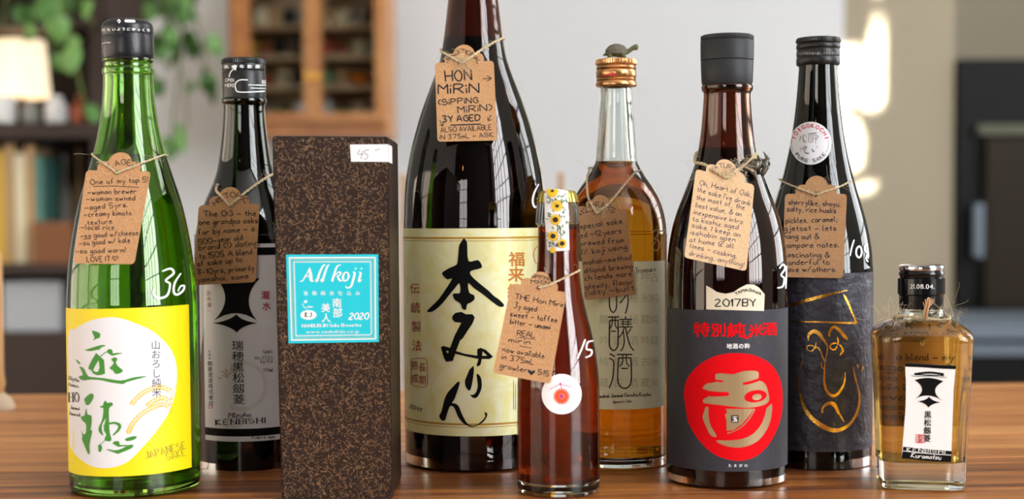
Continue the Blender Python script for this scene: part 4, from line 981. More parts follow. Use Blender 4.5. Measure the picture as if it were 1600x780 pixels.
t4 = Tag('kraft tag on the tallest brown bottle, written in large capitals with arrows', [(679.5, 98), (771.5, 95), (777, 219.5), (683.5, 221.5)], b4, 0, M_kraft, (722, 98))
t4.arc('TRADITIONAL', [(698, 101), (708, 89), (722, 83), (736, 88), (747, 100)], 6.5, 1.1)
t4.lines([('HON', 696, 127, 737, 124.5, 16, 2.2), ('MiRiN', 685, 146.5, 748, 144.5, 14, 2.2), ('(SiPPiNG', 685.5, 164, 747, 160.5, 8.5, 1.6), ('MiRiN)', 715.5, 176.5, 768.5, 172.5, 10, 1.6), ('3Y AGED', 691.5, 190.5, 750, 188, 9, 1.9), ('ALSO AVAILABLE', 689, 207, 768, 202.5, 7.5, 1.1), ('iN 375mL - ASK', 687, 217.5, 771, 213.5, 6.6, 1.1)], 8, 1.3)
t4.line([(704.5, 195.6), (751, 194)], 2); t4.line([(754.5, 123), (767, 122.5)], 1.2); t4.line([(761, 118.5), (767.5, 122.5), (761, 126.5)], 1.2)
t4.line([(687, 188), (692, 197)], 1.2); t4.line([(687.5, 194.5), (692, 197), (692.5, 191.5)], 1.2); t4.line([(767, 180), (763, 188)], 1.2); t4.line([(762, 183.5), (763, 188.5), (768, 187)], 1.2); t4.done(M_ink)
t4.twine(b4, (689, 78), (788, 58.5), [(694, 82), (706, 90)], [(770, 67), (750, 80)], rad=.0006, fuzz=60)
# ---------------- 5 small clear growler
b5 = Bottle(873, 779, [(312, 27), (316, 30), (322, 32.5), (335, 34), (346, 34.5), (350, 34), (353, 31.5), (380, 31.5), (405, 32), (430, 34), (460, 38), (490, 45), (520, 52.5), (550, 58.5), (580, 62.5), (610, 64.5), (700, 65), (745, 65)], corner=11)
r5 = start(b5, 'mirin_growler', 'small clear bottle of red-amber mirin with a crown cap and round white sticker')
b5.glass(r5, MG_clear, ML_redamber, 353, .0026, .008)
caplathe(r5, b5, 'crown_cap', mat('pale gold crown', 'C9B65A', .25, metal=1), [(297, 0), (297.2, 22), (299, 27.5), (303, 29.5), (316, 32.5), (317, 31.5), (312, 29)], 168, lambda t, z: 1+(.03*math.cos(21*t) if z < b5.Z(300.5) else 0))
surf5 = MB().lathe([(max(b5.r(b5.Z(y)), (34.3-(y-350)*.05)*b5.k if y > 334 else 0)+.0003, b5.Z(y)) for y in range(420, 318, -4)]+[(33.5*b5.k, b5.Z(317)), (30.5*b5.k, b5.Z(304)), (28*b5.k, b5.Z(298.5)), (23*b5.k, b5.Z(296.3)), (0, b5.Z(296))], 96, b5.c)
mt5 = mcap(BVHTree.FromPolygons(surf5.v, surf5.f)); p_ = MB()
fill(p_, [[(850.5, 297), (868, 295.5), (886.5, 298.5), (888, 340), (889.5, 391), (872, 392.5), (855, 391), (852, 345)]], mt5, .0003, 5, 8); tp5 = p_.build('sunflower_tape', mat('white printed tape', 'E6E4E6', .45), r5)
fl = [(863.5, 299.5, 10, 2.6), (870.5, 322, 9.5, 3), (868, 343.5, 9, 4.2), (864.5, 369, 9, 3.8), (878, 380.5, 8, 3.6), (864, 391, 5, .1)]
yl, dk, gr = MB(), MB(), MB()
for i in range(90):
    x, y = random.uniform(854, 886), random.uniform(299, 389); disc(gr, x, y, random.uniform(2, 4), random.uniform(.7, 1.3), mt5, .00045, 6, random.uniform(0, 3))
for x, y, r_, c in fl:
    for k in range(13):
        a = 2*math.pi*k/13; disc(yl, min(max(x+r_*.55*math.cos(a), 853), 887), max(y+r_*.55*math.sin(a), 297), r_*.45, r_*.17, mt5, .0006, 8, a)
    disc(dk, x, max(y, 298.5), c, c if y > 310 else 1.8, mt5, .0008, 14)
gr.build('leaf_print', mat('leaf green print', '5E7D4C', .5), tp5, False); yl.build('petal_print', mat('sunflower yellow print', 'E8BE22', .5), tp5, False); pen(dk, '375ml', 858, 385, 873, 385, 5, .8, mt5, .0008, 0); dk.build('flower_centre_print', mat('dark brown print', '2C1A14', .5), tp5, False)
mp = b5.mp; p_ = MB(); disc(p_, 877.5, 616, 31, 31.5, mp, .0003, 48); s5 = p_.build('round_sticker', mat('white round sticker', 'F6F4F6', .45), r5)
p_ = MB()
for k in range(20):
    a = 2*math.pi*k/20; disc(p_, 877.5+8.4*math.cos(a), 619.5+8.4*math.sin(a), 5, 1.5, mp, OV, 8, a)
p_.build('orange_flower_print', mat('orange print', 'F0562A', .5), s5, False)
p_ = MB(); disc(p_, 877.5, 619.5, 3.4, 3.4, mp, .0005, 12); ribbon(p_, PX(2.788, 780, 500, 222, 302, 245, 290, 265, 282, 290, 286, 315, 293), 1, mp, OV); disc(p_, 875.5, 599.5, 2, 1.2, mp, OV, 8); ribbon(p_, [(876, 600), (877, 607)], .9, mp, OV, 1); p_.build('pink_stem_print', mat('magenta print', 'C83A7C', .5), s5, False)
p_ = MB(); ribbon(p_, PX(2.437, 760, 280, 374, 612, 362, 645, 346, 682), 2.6, mp, OV); ribbon(p_, PX(2.437, 760, 280, 406, 616, 384, 622, 380, 648, 398, 652, 396, 670, 376, 680), [2, 2.6, 2.6, 2.8, 2.6, 2], mp, OV); p_.build('price_mark', M_pmark, r5, False)
t5 = Tag('kraft tag on the small crown-capped bottle, hanging tilted in front of the cream label', [(799, 443), (885.5, 457), (860, 600), (770, 583)], b5, 0, M_kraft, (842, 449.5))
t5.lines([('SiPPiNG', 828, 434, 862, 438, 5.5, 1), ('MiRiN', 829.5, 443, 858.5, 445, 6, 1), ('THE Hon Mirin', 804, 466.5, 882, 480.5), ('3y aged', 803, 480.5, 838, 487), ('sweet - toffee', 797, 494, 870, 504), ('bitter - umami', 797, 505.5, 859, 515), ('REAL', 808, 524.5, 835, 527.5), ('mirin', 795, 534.5, 828, 538.5),
  ('now available', 785.5, 549, 850, 560), ('in 375mL', 784, 561, 834, 570), ('growler', 781, 574.5, 823, 582), ('$15', 840, 585, 857, 588)], 8, 1.25)
t5.line([(810, 527.5), (836, 530.5)], 1); t5.line([(812, 541), (830, 544)], 1)
fill(t5.ink, [[(830, 587), (824, 580), (826.5, 577.5), (830.5, 580.5), (834.5, 578.5), (836.5, 581.5)]], t5.mp, .00012); t5.done(M_ink)
t5.twine(b5, None, (905, 422), (), [(890, 430), (862, 444)], rad=.00045, fuzz=6)
# ---------------- 6 clear amber bottle with tortoise
b6 = Bottle(964, 735, [(134, 22), (140, 24.5), (160, 25.3), (190, 27.5), (225, 30), (250, 32), (260, 35.5), (275, 44), (295, 58), (312, 67), (336, 74.5), (364, 78), (400, 78.5), (695, 78.5)], corner=13)
r6 = start(b6, 'aged_sake_bottle', 'clear bottle of amber sake with a gold screw cap')
b6.glass(r6, MG_clear, ML_amber, 253, .0028, .008)
M_cap6 = mat('rose gold cap', 'D8A06A', .28, metal=1)
cap6 = caplathe(r6, b6, 'screw_cap', M_cap6, [(93, 0), (93, 28), (95, 31), (101, 31.6), (104, 29.8), (107, 31.2), (110, 29.8), (112, 31.2), (121, 31.2), (123, 30), (125, 31.2), (128, 30.2), (131, 31.8), (134, 31.8), (136, 30), (136, 25)])
caplathe(r6, b6, 'knurled_rim', M_cap6, [(92.6, 26), (93.6, 30.5), (100.5, 32), (102, 29)], 240, lambda t, z: 1+.022*math.cos(56*t), parent=cap6)
cb6 = BVHTree.FromPolygons(*(lambda m: (m.v, m.f))(ringlathe(b6, [(94, 31.4), (136, 31.4)]))); p_ = MB(); m6 = mcap(cb6)
ribbon(p_, [(942, 117.3), (957, 116.3)], 3, m6, .0003, 1, round_=False); fill(p_, [[(956, 112.5), (965, 115.8), (956, 119.5)]], m6, .0003); p_.build('red_arrow_print', mat('red enamel', 'C01820', .4), cap6, False)
M_lab6 = mat('cream green label', 'DEDCB6', .5, noise=.2, nscale=40, col2='E6E4C6')
l6 = full_label(b6, 'label', M_lab6, r6, 409, 640, R(-55), R(66))
mp = b6.mp; p_ = MB()
for cx in (944, 966, 990, 1008, 1022):
    for j in range(6):
        kanji(p_, random.choice('酒純米吟醸秘蔵古'), cx, 433+33*j, 14, 14, mp, .0003)
p_.build('faint_pattern_print', mat('faint olive print', 'BDBE94', .5), l6, False)
p_ = MB(); Z6 = lambda *n: PX(5.2, 930, 470, *n); rb = lambda w_, *n: ribbon(p_, Z6(*n), w_, mp, OV)
ln = lambda w_, *n: ribbon(p_, Z6(*n), w_, mp, OV, 1)
rb(2, 118, -160, 116, -20, 120, 60, 145, 95, 168, 70, 174, 20, 174, -160); ln(2, 118, -160, 174, -160); ln(2, 210, -160, 290, -160); rb(2, 255, -150, 262, -60, 265, 20, 245, 105); ln(2, 215, -120, 235, -90); rb(2, 285, -110, 240, -30, 200, 20)
ln(2.1, 108, 132, 192, 132); rb(2.1, 118, 160, 116, 300, 118, 370, 150, 405, 182, 370, 186, 300, 186, 160); ln(2, 118, 160, 186, 160); rb(1.8, 140, 135, 138, 190, 122, 225); rb(1.8, 162, 135, 164, 200, 180, 225); ln(1.8, 130, 248, 168, 248)
ln(2, 245, 128, 245, 150); ln(2, 200, 152, 295, 152); ln(1.6, 210, 172, 290, 172); ln(1.6, 205, 190, 295, 190); ln(1.8, 195, 213, 302, 213); ln(1.5, 225, 155, 225, 212); ln(1.5, 265, 155, 265, 212)
rb(1.8, 235, 215, 215, 270, 190, 300); rb(2, 228, 250, 235, 330, 225, 380, 208, 408); rb(2, 245, 215, 262, 300, 285, 370, 312, 403); rb(1.6, 290, 225, 270, 255, 258, 270)
ln(2.2, 120, 432, 158, 452); rb(2, 115, 468, 148, 490, 150, 560, 140, 640, 115, 708); ln(2.1, 178, 437, 298, 437); rb(2.1, 190, 465, 184, 560, 185, 660, 215, 706, 262, 706, 290, 660, 292, 560, 288, 465); ln(2, 190, 465, 288, 465)
rb(1.8, 222, 440, 222, 500, 198, 535); rb(1.8, 252, 440, 254, 500, 275, 535); ln(2, 213, 550, 262, 550)
pen(p_, 'Treasure', 991, 427, 1024, 424, 8.5, 1.1, mp, OV, 0, .5, .2); pen(p_, 'Yamahai Junmai Genshu Koshu', 929, 622, 1016, 618.5, 5.6, 1.1, mp, OV, .1, .4); pen(p_, 'Japanese Sake', 957, 629.5, 987, 628.5, 4, .8, mp, OV, .1, .4)
p_.build('black_lettering', mat('green-black print', '1A1E16', .5), l6, False)
p_ = MB(); ribbon(p_, PX(3.547, 890, 280, 460, 293, 478, 282, 492, 295, 480, 318, 468, 330, 492, 345, 494, 380, 474, 396, 460, 378, 474, 345), 1.7, mp, OV); ribbon(p_, PX(3.547, 890, 280, 502, 290, 532, 285, 520, 330, 516, 388), 1.7, mp, OV); p_.build('price_mark', mat('brown-grey marker', '8A7A60', .5), r6, False)
t6 = Tag('kraft tag on the amber gold-capped bottle, partly behind the small crown-capped bottle', [(903, 322), (979, 329), (994, 459.5), (913.5, 469.5)], b6, 0, M_kraftd, (932, 333.5))
t6.arc('>12 YEARS', [(907, 341), (918, 331), (932, 324.5), (946, 325), (958, 334)], 8, 1.2)
t6.lines([('special sake', 906, 357.5, 972, 349), ('aged ~12years', 895, 373, 971, 364), ('brewed from', 907, 384, 974.5, 378.5), ('99% koji using', 896, 400, 979.5, 389), ('yamahai-method', 899, 415.5, 987, 405.5), ('traditional brewing', 897, 428, 988.5, 419.5), ('which lends more', 898, 440, 987, 431), ('complexity, flavor', 898, 454, 989, 443.5), ('acidity -built', 905, 463.5, 990, 453)], 8, 1.25)
t6.done(M_ink); t6.twine(b6, (921, 262), (993, 268), [(919, 285), (921, 312)], [(976, 290), (955, 315)], rad=.0005, fuzz=26)
# ---------------- 7 brown bottle, black label with red disc
b7 = Bottle(1135, 765, [(131, 33), (134, 39), (138, 39.8), (142, 39), (146, 36.5), (155, 36.5), (190, 39), (225, 43), (250, 48), (268, 54), (300, 66), (334, 79), (368, 87.5), (403, 92), (440, 93.5), (500, 94), (725, 94)], corner=13)
r7 = start(b7, 'sake_bottle', 'brown bottle with a black cap, its black label bearing a red disc')
b7.glass(r7, MG_bdark, ML_brown2, 232, .0026)
caplathe(r7, b7, 'cap', mat('matt black rubber', '1B1D22', .55), [(55.5, 0), (55.5, 38), (57, 41), (63, 41), (64, 40.2), (65.5, 41.3), (94.5, 41), (95.5, 39.8), (97, 40.8), (128, 39.6), (133, 38), (133, 30)])
M_lab7 = mat('black fibre label', '26262E', .6, bump=.2, bscale=600, bdist=.0003, noise=.2, nscale=500, col2='30303A')
l7 = full_label(b7, 'label', M_lab7, r7, 485, 737, R(-86), R(84))
mp = b7.mp; T7 = lambda *n: PX(4.335, 1060, 550, *n)
p_ = MB(); fill(p_, [smoothloop(T7(40,300,50,210,90,140,160,75,260,25,380,8,500,20,600,65,660,130,695,220,703,320,695,430,660,540,600,640,520,710,420,738,320,725,230,685,150,610,90,520,55,430))], mp, .0003); d7 = p_.build('red_disc_print', M_red, l7)
p_ = MB(); fill(p_, [smoothloop(T7(250,150,300,145,370,152,440,130,520,128,542,145,540,190,565,200,590,225,605,270,612,320,600,345,560,365,480,378,400,375,300,362,170,345,180,315,205,300,200,260,165,250,190,215,250,205,245,180), 2)], mp, .00042)
fill(p_, [smoothloop(T7(185,375,205,375,205,430,220,500,250,550,258,578,220,565,195,520,170,460,165,420), 2)], mp, .00042); fill(p_, [T7(320,385,510,385,480,430,430,490,370,530,328,535,325,460,315,430,330,405)], mp, .00042)
ribbon(p_, T7(515, 388, 480, 450, 430, 505, 380, 535, 332, 552), 1.6, mp, .00042)
fill(p_, [smoothloop(T7(630,350,628,430,600,520,540,600,460,640,380,648,300,630,255,600,330,600,430,590,510,550,565,480,590,400,600,365), 2)], mp, .00042)
disc(p_, *T7(528, 305)[0], 7.4, 4.8, mp, .0008, 16, -.15); p_.build('gold_figure_print', mat('dull gold print', '9C8460', .45, metal=.3), d7, False)
p_ = MB(); ribbon(p_, T7(165, 275, 240, 285, 335, 285), [9, 8, 6], mp, .00052); ribbon(p_, T7(440, 216, 490, 205, 548, 185), [4, 4, 4], mp, .00052); ribbon(p_, T7(235, 192, 300, 200), 3, mp, .00052, 1)
el = lambda rx, ry: [(T7(520, 300)[0][0]+rx*math.cos(a)*math.cos(-.15)-ry*math.sin(a)*math.sin(-.15), T7(520, 300)[0][1]+rx*math.cos(a)*math.sin(-.15)+ry*math.sin(a)*math.cos(-.15)) for a in [2*math.pi*i/24 for i in range(24)]]
fill(p_, [el(17.5, 9.5)], mp, .00052); p_.build('red_stroke_print', M_red, d7, False)
p_ = MB(); fill(p_, [T7(358,430,406,430,406,478,358,478)], mp, .00052); sq = p_.build('black_seal_print', M_bprint, d7, False)
p_ = MB(); kanji(p_, '玉', *T7(382, 454)[0], 8.5, 8.5, mp, .0006, .04)
for i, ch in enumerate('地酒の粋'): kanji(p_, ch, 1139.5+9.2*(i), 541-.1*i, 8, 8, mp, OV, .03)
for i, ch in enumerate('たまがわ'): kanji(p_, ch, 1140.5+8.3*i, 727.5, 5, 5, mp, OV, .02)
p_.build('white_lettering', M_wprint, l7, False)
p_ = MB()
for ch, x, y, w_, h_ in (('特', 1097, 515, 24, 22), ('別', 1123, 515.5, 23, 20), ('純', 1150, 516, 27, 22), ('米', 1180.5, 516, 22, 19), ('酒', 1202, 514, 22, 20)): kanji(p_, ch, x, y, w_, h_, mp, OV, .045, -.03)
ribbon(p_, PX(11.14, 1080, 490, 860, 380, 940, 420, 1000, 410, 1060, 370), [1.5, 3, 3, 1.5], mp, OV); p_.build('red_brush_lettering', M_red, l7, False)
p_ = MB(); fill(p_, [PX(2.89, 1030, 230, 213,625,235,637,262,655,300,662,335,655,365,635,395,620,425,620,450,635,475,665,472,740,213,733)], mp, .0003); s7 = p_.build('year_sticker', mat('cream sticker', 'D9D0B8', .5), r7)
p_ = MB(); pen(p_, '2017BY', 1117.5, 478.5, 1180, 478.5, 11, 2.1, mp, OV, .1, .3); pen(p_, 'TAMAGAWA', 0, 0, 0, 0, 4, 1, mp, OV, 0, path=[(1149.5, 461.5), (1160, 456.5), (1173, 455.5), (1188, 461.5)]); p_.build('black_lettering', M_bprint, s7, False)
p_ = MB(); ribbon(p_, PX(2.89, 1030, 230, 541, 548, 556, 530, 566, 548, 548, 578, 562, 592, 556, 628, 532, 636), [2, 3, 3, 2.6, 3, 3, 2], mp, OV); ribbon(p_, PX(2.89, 1030, 230, 572, 538, 571, 590, 569, 638), 2.2, mp, OV); p_.build('price_mark', M_pmark, r7, False)
t7 = Tag('pale tag with grey handwriting on the bottle with the red disc label', [(1087.5, 264), (1179, 289), (1166, 424), (1069, 402.5)], b7, 0, M_kraftp, (1134, 277.5))
t7.arc('NATURAL', [(1113, 269), (1121, 263.5), (1131, 262), (1142, 266), (1150, 273)], 7, 1)
t7.lines([('Oh, Heart of Oak,', 1093, 289, 1174, 308), ('the sake I\'ve drank', 1089, 299, 1172, 321.5), ('the most of, the', 1088, 311.5, 1163, 327.5), ('best value, & an', 1087, 323.5, 1158, 338), ('inexpensive intro', 1084, 334.5, 1160, 350), ('to koshu: aged', 1082, 345, 1153, 358.5), ('sake. I keep an', 1081, 355, 1156, 370.5), ('isshobin open', 1078.5, 366, 1148, 378), ('at home @ all', 1077, 377.5, 1146, 388), ('times - cooking,', 1077, 387, 1151, 403.5), ('drinking, anything!', 1077, 399, 1161.5, 417)], 7.6, 1.0)
t7.done(M_inkg); t7.twine(b7, (1090, 238), (1182, 246), [(1089, 254), (1102, 258)], [(1172, 252), (1152, 266)], rad=.0007, fuzz=30)
# ---------------- 8 black-green bottle with gold drawing
b8 = Bottle(1275.5, 734, [(98, 29), (104, 29.5), (140, 32), (173, 35), (207, 39.5), (240, 45.5), (273, 53), (311, 64), (337, 71.5), (362, 77.5), (388, 82), (414, 84), (450, 85), (700, 85)], corner=13)
r8 = start(b8, 'sake_bottle', 'black-green bottle whose crinkled dark label carries a gold line drawing')
b8.glass(r8, MG_black, ML_dark, 180, .0024)
cap8 = caplathe(r8, b8, 'cap', M_black, [(59.5, 0), (59.5, 30), (61, 33.4), (67, 33.8), (69, 32.2), (71, 33.8), (76, 33.8), (78, 32.4), (80, 33.4), (88, 33.4), (90, 32.6), (92, 33.8), (101, 33.6), (103, 32), (103, 28)])
caplathe(r8, b8, 'knurled_rim', M_black, [(59.2, 28), (60, 32.4), (66, 34.2), (67.5, 31)], 240, lambda t, z: 1+.02*math.cos(60*t), parent=cap8)
cb8 = BVHTree.FromPolygons(*(lambda m: (m.v, m.f))(ringlathe(b8, [(61, 33.7), (103, 33.7)]))); m8 = mcap(cb8); p_ = MB()
for i, ch in enumerate('キャップの方向へ廻してください'): kanji(p_, ch, 1244+4.35*i, 83-.012*(i-7)**2+.6, 4, 4.6, m8, .0002, .01)
p_.build('cap_lettering', mat('silver print', 'A8A8A8', .4), cap8, False)
M_lab8 = mat('crinkled slate label', '32313D', .42, bump=.9, bscale=130, bdist=.0022)
l8 = full_label(b8, 'label', M_lab8, r8, 427, 706, R(-95), R(92), nz=30)
mp = b8.mp; p_ = MB(); disc(p_, 1267, 224, 32, 33.5, mp, .0003, 48); s8 = p_.build('round_sticker', mat('silver-white sticker', 'DCDCE2', .4), r8)
p_ = MB()
def arcsans(mb, s, cx, cy, rx, ry, a0, a1, h, mp, off, bold, outward=True):
    for i, ch in enumerate(s):
        a = R(a0+(a1-a0)*i/(len(s)-1)); x, y = cx+rx*math.cos(a), cy+ry*math.sin(a)
        kanji(mb, ch, x, y, {'I': 1.6, ' ': 1}.get(ch, h*.85), h, mp, off, bold, a+math.pi/2 if outward else a-math.pi/2)
arcsans(p_, 'YOIGOKOCHI', 1266.5, 224, 26.5, 27.5, -162, -18, 6.2, mp, OV, .05); p_.build('red_lettering', mat('crimson print', 'C81838', .5), s8, False)
p_ = MB(); arcsans(p_, 'PURE SAKE', 1266.5, 224, 26.5, 27.5, 140, 40, 5.6, mp, OV, .015, False)
ribbon(p_, [(1266.5+29*math.cos(a), 224+29*math.sin(a)) for a in [R(x) for x in (-170, 180-5, 170, 160, 152)]][1:], .5, mp, OV); ribbon(p_, [(1266.5+28*math.cos(R(x)), 224+28*math.sin(R(x))) for x in (-10, 0, 10, 22, 32)], .5, mp, OV)
U8 = lambda *n: PX(8.67, 1220, 180, *n)
for n, ws in (((360, 255, 420, 250, 485, 243), [.5, 1, 1.2]), ((275, 285, 265, 330, 262, 355), [.8, .8, .3]), ((310, 270, 305, 320, 325, 365, 350, 350), [.8, 1, 1.2, .6]), ((325, 265, 352, 300), [.8, .5]), ((380, 275, 382, 360, 430, 360, 432, 275, 380, 275), [.6]*5), ((395, 300, 420, 300), [.6]*2), ((395, 330, 425, 330), [.6]*2), ((450, 265, 470, 270, 510, 290, 500, 300), [.7]*4), ((455, 320, 505, 318), [.6]*2), ((478, 285, 472, 385), [.8, .4]), ((265, 440, 285, 450, 265, 465, 285, 480), [.5]*4), ((290, 460, 340, 440), [.6]*2), ((345, 425, 340, 470, 310, 460, 330, 420, 360, 440), [.7]*5), ((320, 480, 340, 515, 380, 520), [.8, 1.3, 1.6]), ((425, 455, 435, 490, 455, 490), [.7, 1.3, 1]), ((480, 430, 495, 432), [1, .8])): ribbon(p_, U8(*n), ws, mp, OV)
p_.build('black_lettering', M_bprint, s8, False)
p_ = MB(); A6 = lambda w_, *n: ribbon(p_, PX(6, 1220, 440, *n), [x/6 for x in w_], mp, .00042, 5)
A6([14, 26, 30, 28, 18, 4], -60, 262, 80, 225, 250, 175, 420, 130, 540, 100, 618, 84); A6([8, 10, 14, 18, 22], -60, 372, 80, 375, 300, 378, 560, 387, 705, 390); A6([8, 20, 18, 16, 26], 585, 118, 600, 145, 640, 230, 685, 340, 705, 388)
A6([10, 26, 34, 36, 30, 14], 258, 548, 262, 500, 305, 468, 350, 482, 390, 530, 437, 605); A6([10, 26, 24, 30, 30, 14], 457, 520, 455, 482, 490, 425, 540, 452, 600, 520, 622, 545)
A6([6, 8, 8, 10, 8, 6], 330, 570, 320, 610, 290, 600, 250, 605, 250, 640, 290, 655); A6([8, 14, 12, 8, 14], 290, 655, 330, 615, 365, 640, 385, 690, 408, 745); A6([14, 12, 14, 12, 14], 515, 575, 470, 590, 465, 625, 500, 640, 525, 610); A6([4, 14, 10], 525, 518, 537, 560, 530, 590); A6([8, 16, 20, 6], 545, 588, 572, 620, 575, 660, 550, 692); A6([14, 12, 12, 14], 437, 605, 432, 670, 415, 740, 412, 790)
disc(p_, *PX(6, 1220, 440, 180, 525)[0], 1.6, 3, mp, .00042, 8)
B6 = lambda w_, *n: ribbon(p_, PX(6, 1220, 560, *n), [x/6 for x in w_], mp, .00042, 5)
B6([14, 14, 22, 26, 28, 26, 18, 12, 5], 412, 30, 408, 130, 408, 230, 432, 310, 480, 350, 530, 335, 580, 260, 600, 190, 600, 132); B6([5, 9, 6], 378, 40, 385, 85, 410, 102)
B6([4, 14, 8, 14, 26, 32, 36, 44, 40, 34, 26, 24, 22, 18, 5], 203, 0, 200, 50, 178, 120, 170, 230, 187, 350, 225, 470, 290, 560, 380, 630, 475, 672, 560, 668, 640, 620, 700, 530, 730, 430, 732, 340, 705, 220)
B6([18, 14, 5], 705, 220, 685, 140, 673, 80); B6([24, 22, 30, 38, 26, 3], 388, 505, 395, 460, 440, 425, 495, 430, 535, 500, 592, 598)
fill(p_, [PX(6, 1220, 560, 705, 50, 732, 70, 715, 98)], mp, .00042); B6([3, 8, 4], 765, 62, 765, 95, 747, 130)
p_.build('gold_foil_drawing', M_gold, l8, False)
p_ = MB(); A8 = lambda w_, *n: ribbon(p_, PX(3.9, 1200, 260, *n), w_, mp, OV)
A8([2, 2.4, 2], 522, 450, 508, 495, 498, 545); A8([2.6]*9, 548, 490, 537, 505, 535, 535, 548, 555, 562, 548, 568, 520, 562, 495, 552, 488, 546, 492); A8([2, 2.4, 2.4, 2.6, 2], 604, 476, 588, 484, 588, 515, 603, 530, 592, 560); A8([2, 2], 596, 570, 606, 582); p_.build('price_mark', M_pmark, r8, False)
t8 = Tag('kraft tag on the black-green bottle below its round sticker', [(1226.5, 303), (1323.5, 303), (1317.5, 435), (1222, 433)], b8, 0, M_kraftd, (1274.5, 304))
t8.lines([('sherrylike, shoyu,', 1232, 319.5, 1313, 322.5), ('salty, rice husks', 1230, 330, 1306, 333), ('pickles, caramel,', 1228, 348.5, 1308, 346), ('gjetost - lets', 1225.5, 360.5, 1306.5, 360), ('hang out &', 1225, 373, 1279.5, 373), ('compare notes.', 1223.5, 387, 1310, 386), ('fascinating &', 1224.5, 402, 1296, 402), ('wonderful to', 1223.5, 414, 1295, 413), ('have w/others.', 1225, 424.5, 1306, 424.5)], 8, 1.3)
t8.done(M_ink); t8.twine(b8, (1217.5, 280), (1326.5, 284), [(1235, 289), (1255, 297)], [(1312, 292), (1296, 297)], rad=.00042, fuzz=22)
# ---------------- 9 small square bottle
g9 = ground(1437, 768); h9 = 64
D9 = g9.y/(1-h9/F*.97); k9 = D9/F; x9 = at(1437, 768, D9).x
b9 = Bottle(1437, 768, [(470, 30), (740, 64)]); b9.D = D9; b9.k = k9; b9.x = x9; b9.y = D9; b9.c = (x9, D9)
r9 = start(b9, 'square_sake_bottle', 'small squarish clear bottle of golden sake at the right end')
def sec(r, n, th, z, sh=0):
    o = []
    for i in range(128):
        a = 2*math.pi*i/128; c, s_ = abs(math.cos(a)), abs(math.sin(a)); q = r*(c**n+s_**n)**(-1/n)
        o.append(Vector((x9+q*math.cos(a+th), D9+q*math.sin(a+th), z)))
    return o
def loft(levels, close=True):
    mb = MB(); o = 0
    for l in levels: mb.v += l
    n = 128
    for j in range(len(levels)-1):
        for k in range(n): mb.f.append((j*n+k, j*n+(k+1) % n, (j+1)*n+(k+1) % n, (j+1)*n+k))
    if close:
        mb.f.append(tuple(range(n))[::-1]); mb.f.append(tuple((len(levels)-1)*n+k for k in range(n)))
    return mb
TH = R(-9)
raw = [(0, 56, 6), (1.2, 60, 7), (4, 62.5, 8), (10, 63.5, 8)]  # (height px, half width px, exponent)
prof9 = [(b9.Z(y), hw, n) for y, hw, n in [(700, 65.5, 8), (640, 67.5, 8), (590, 70.5, 7), (550, 73, 6), (530, 74.5, 5.5), (521, 74, 5), (514, 70, 4.2), (507, 61, 3.3), (501, 50, 2.7), (496, 41, 2.2), (490, 35.5, 2), (482, 33, 2), (462, 30, 2)]]
P9 = cr([(h*k9, hw, n) for h, hw, n in raw]+prof9, 4)
out9 = [sec(hw*k9, n, TH, z) for z, hw, n in P9]
m9 = loft(out9, False); bv9 = BVHTree.FromPolygons(m9.v, m9.f); mp9 = mcap(bv9)
fl9 = 42*k9
zb = [(z, hw-6, n) for z, hw, n in P9 if z > fl9+.003 and hw > 34]+[(z, hw-5, 2) for z, hw, n in P9 if z > fl9+.003 and hw <= 34]
inn9 = [sec((zb[0][1]-10)*k9, 5, TH, fl9), sec((zb[0][1]-3)*k9, 6, TH, fl9+.0008)]+[sec(hw*k9, n, TH, z) for z, hw, n in zb]
gm = loft(out9+inn9[::-1], True); gm.f = gm.f[:-2]; n_ = 128; N_ = len(out9+inn9)
gm.f.append(tuple(range(n_))[::-1]); gm.f.append(tuple((N_-1)*n_+k for k in range(n_)))
gm.build('bottle_glass', MG_clear, r9, fix=True)
zl9 = b9.Z(500); lq = [(fl9-.0002, zb[0][1]-9.7, 5), (fl9+.0006, zb[0][1]-2.7, 6)]+[(z, hw+.3, n) for z, hw, n in zb if z < zl9]
loft([sec(hw*k9, n, TH, z) for z, hw, n in lq], True).build('liquid', ML_honey, r9, fix=True)
M_cap9 = mat('glossy black cap', '0B0B0C', .15)
def rl(seq, n=96): return MB().lathe([(h*k9, b9.Z(y)) for y, h in seq][::-1], n, b9.c)
c9 = rl([(418, 30), (424, 34), (428, 35), (431, 33), (433, 33), (435, 36), (459, 36), (461, 34), (482, 33.5), (482, 20)]).build('cap', M_cap9, r9, fix=True)
rl([(413, 0), (413, 28), (415, 33.5), (419, 34.8), (422, 34), (423, 25)]).build('silver_cap_top', mat('polished silver', 'D8D8DC', .12, metal=1), c9, fix=True)
cv = rl([(434, 36.1), (460, 36.1)]); mc9 = mcap(BVHTree.FromPolygons(cv.v, cv.f)); p_ = MB()
sans(p_, '21.08.04.', 1421.5, 451, 1460, 451.5, 7, mc9, .0002, 0); p_.build('date_print', M_wprint, c9, False)
top9 = [(1414, 567.5), (1440, 568.5), (1468, 570.5), (1493.5, 571.5)]; R9 = [(1490, 610), (1489, 640), (1487.5, 680)]; bt9 = [(1486, 722.5), (1460, 721.5), (1435, 719), (1408.5, 716)]; L9 = [(1412, 675), (1415, 635), (1415.5, 600)]
p_ = MB(); fill(p_, [top9+R9+bt9+L9], mp9, .0002, 6, 12); l9 = p_.build('label', mat('white bottle label', 'ECECEC', .5), r9)
p_ = MB(); fill(p_, [top9+[(1493, 577), (1468, 576), (1440, 574), (1414.4, 573)]], mp9, .0004)
fill(p_, [[(1411.4, 698), (1435, 700.5), (1460, 703), (1487, 705), (1486.5, 710.5), (1460, 709), (1435, 706.5), (1410.5, 704)]], mp9, .0004)
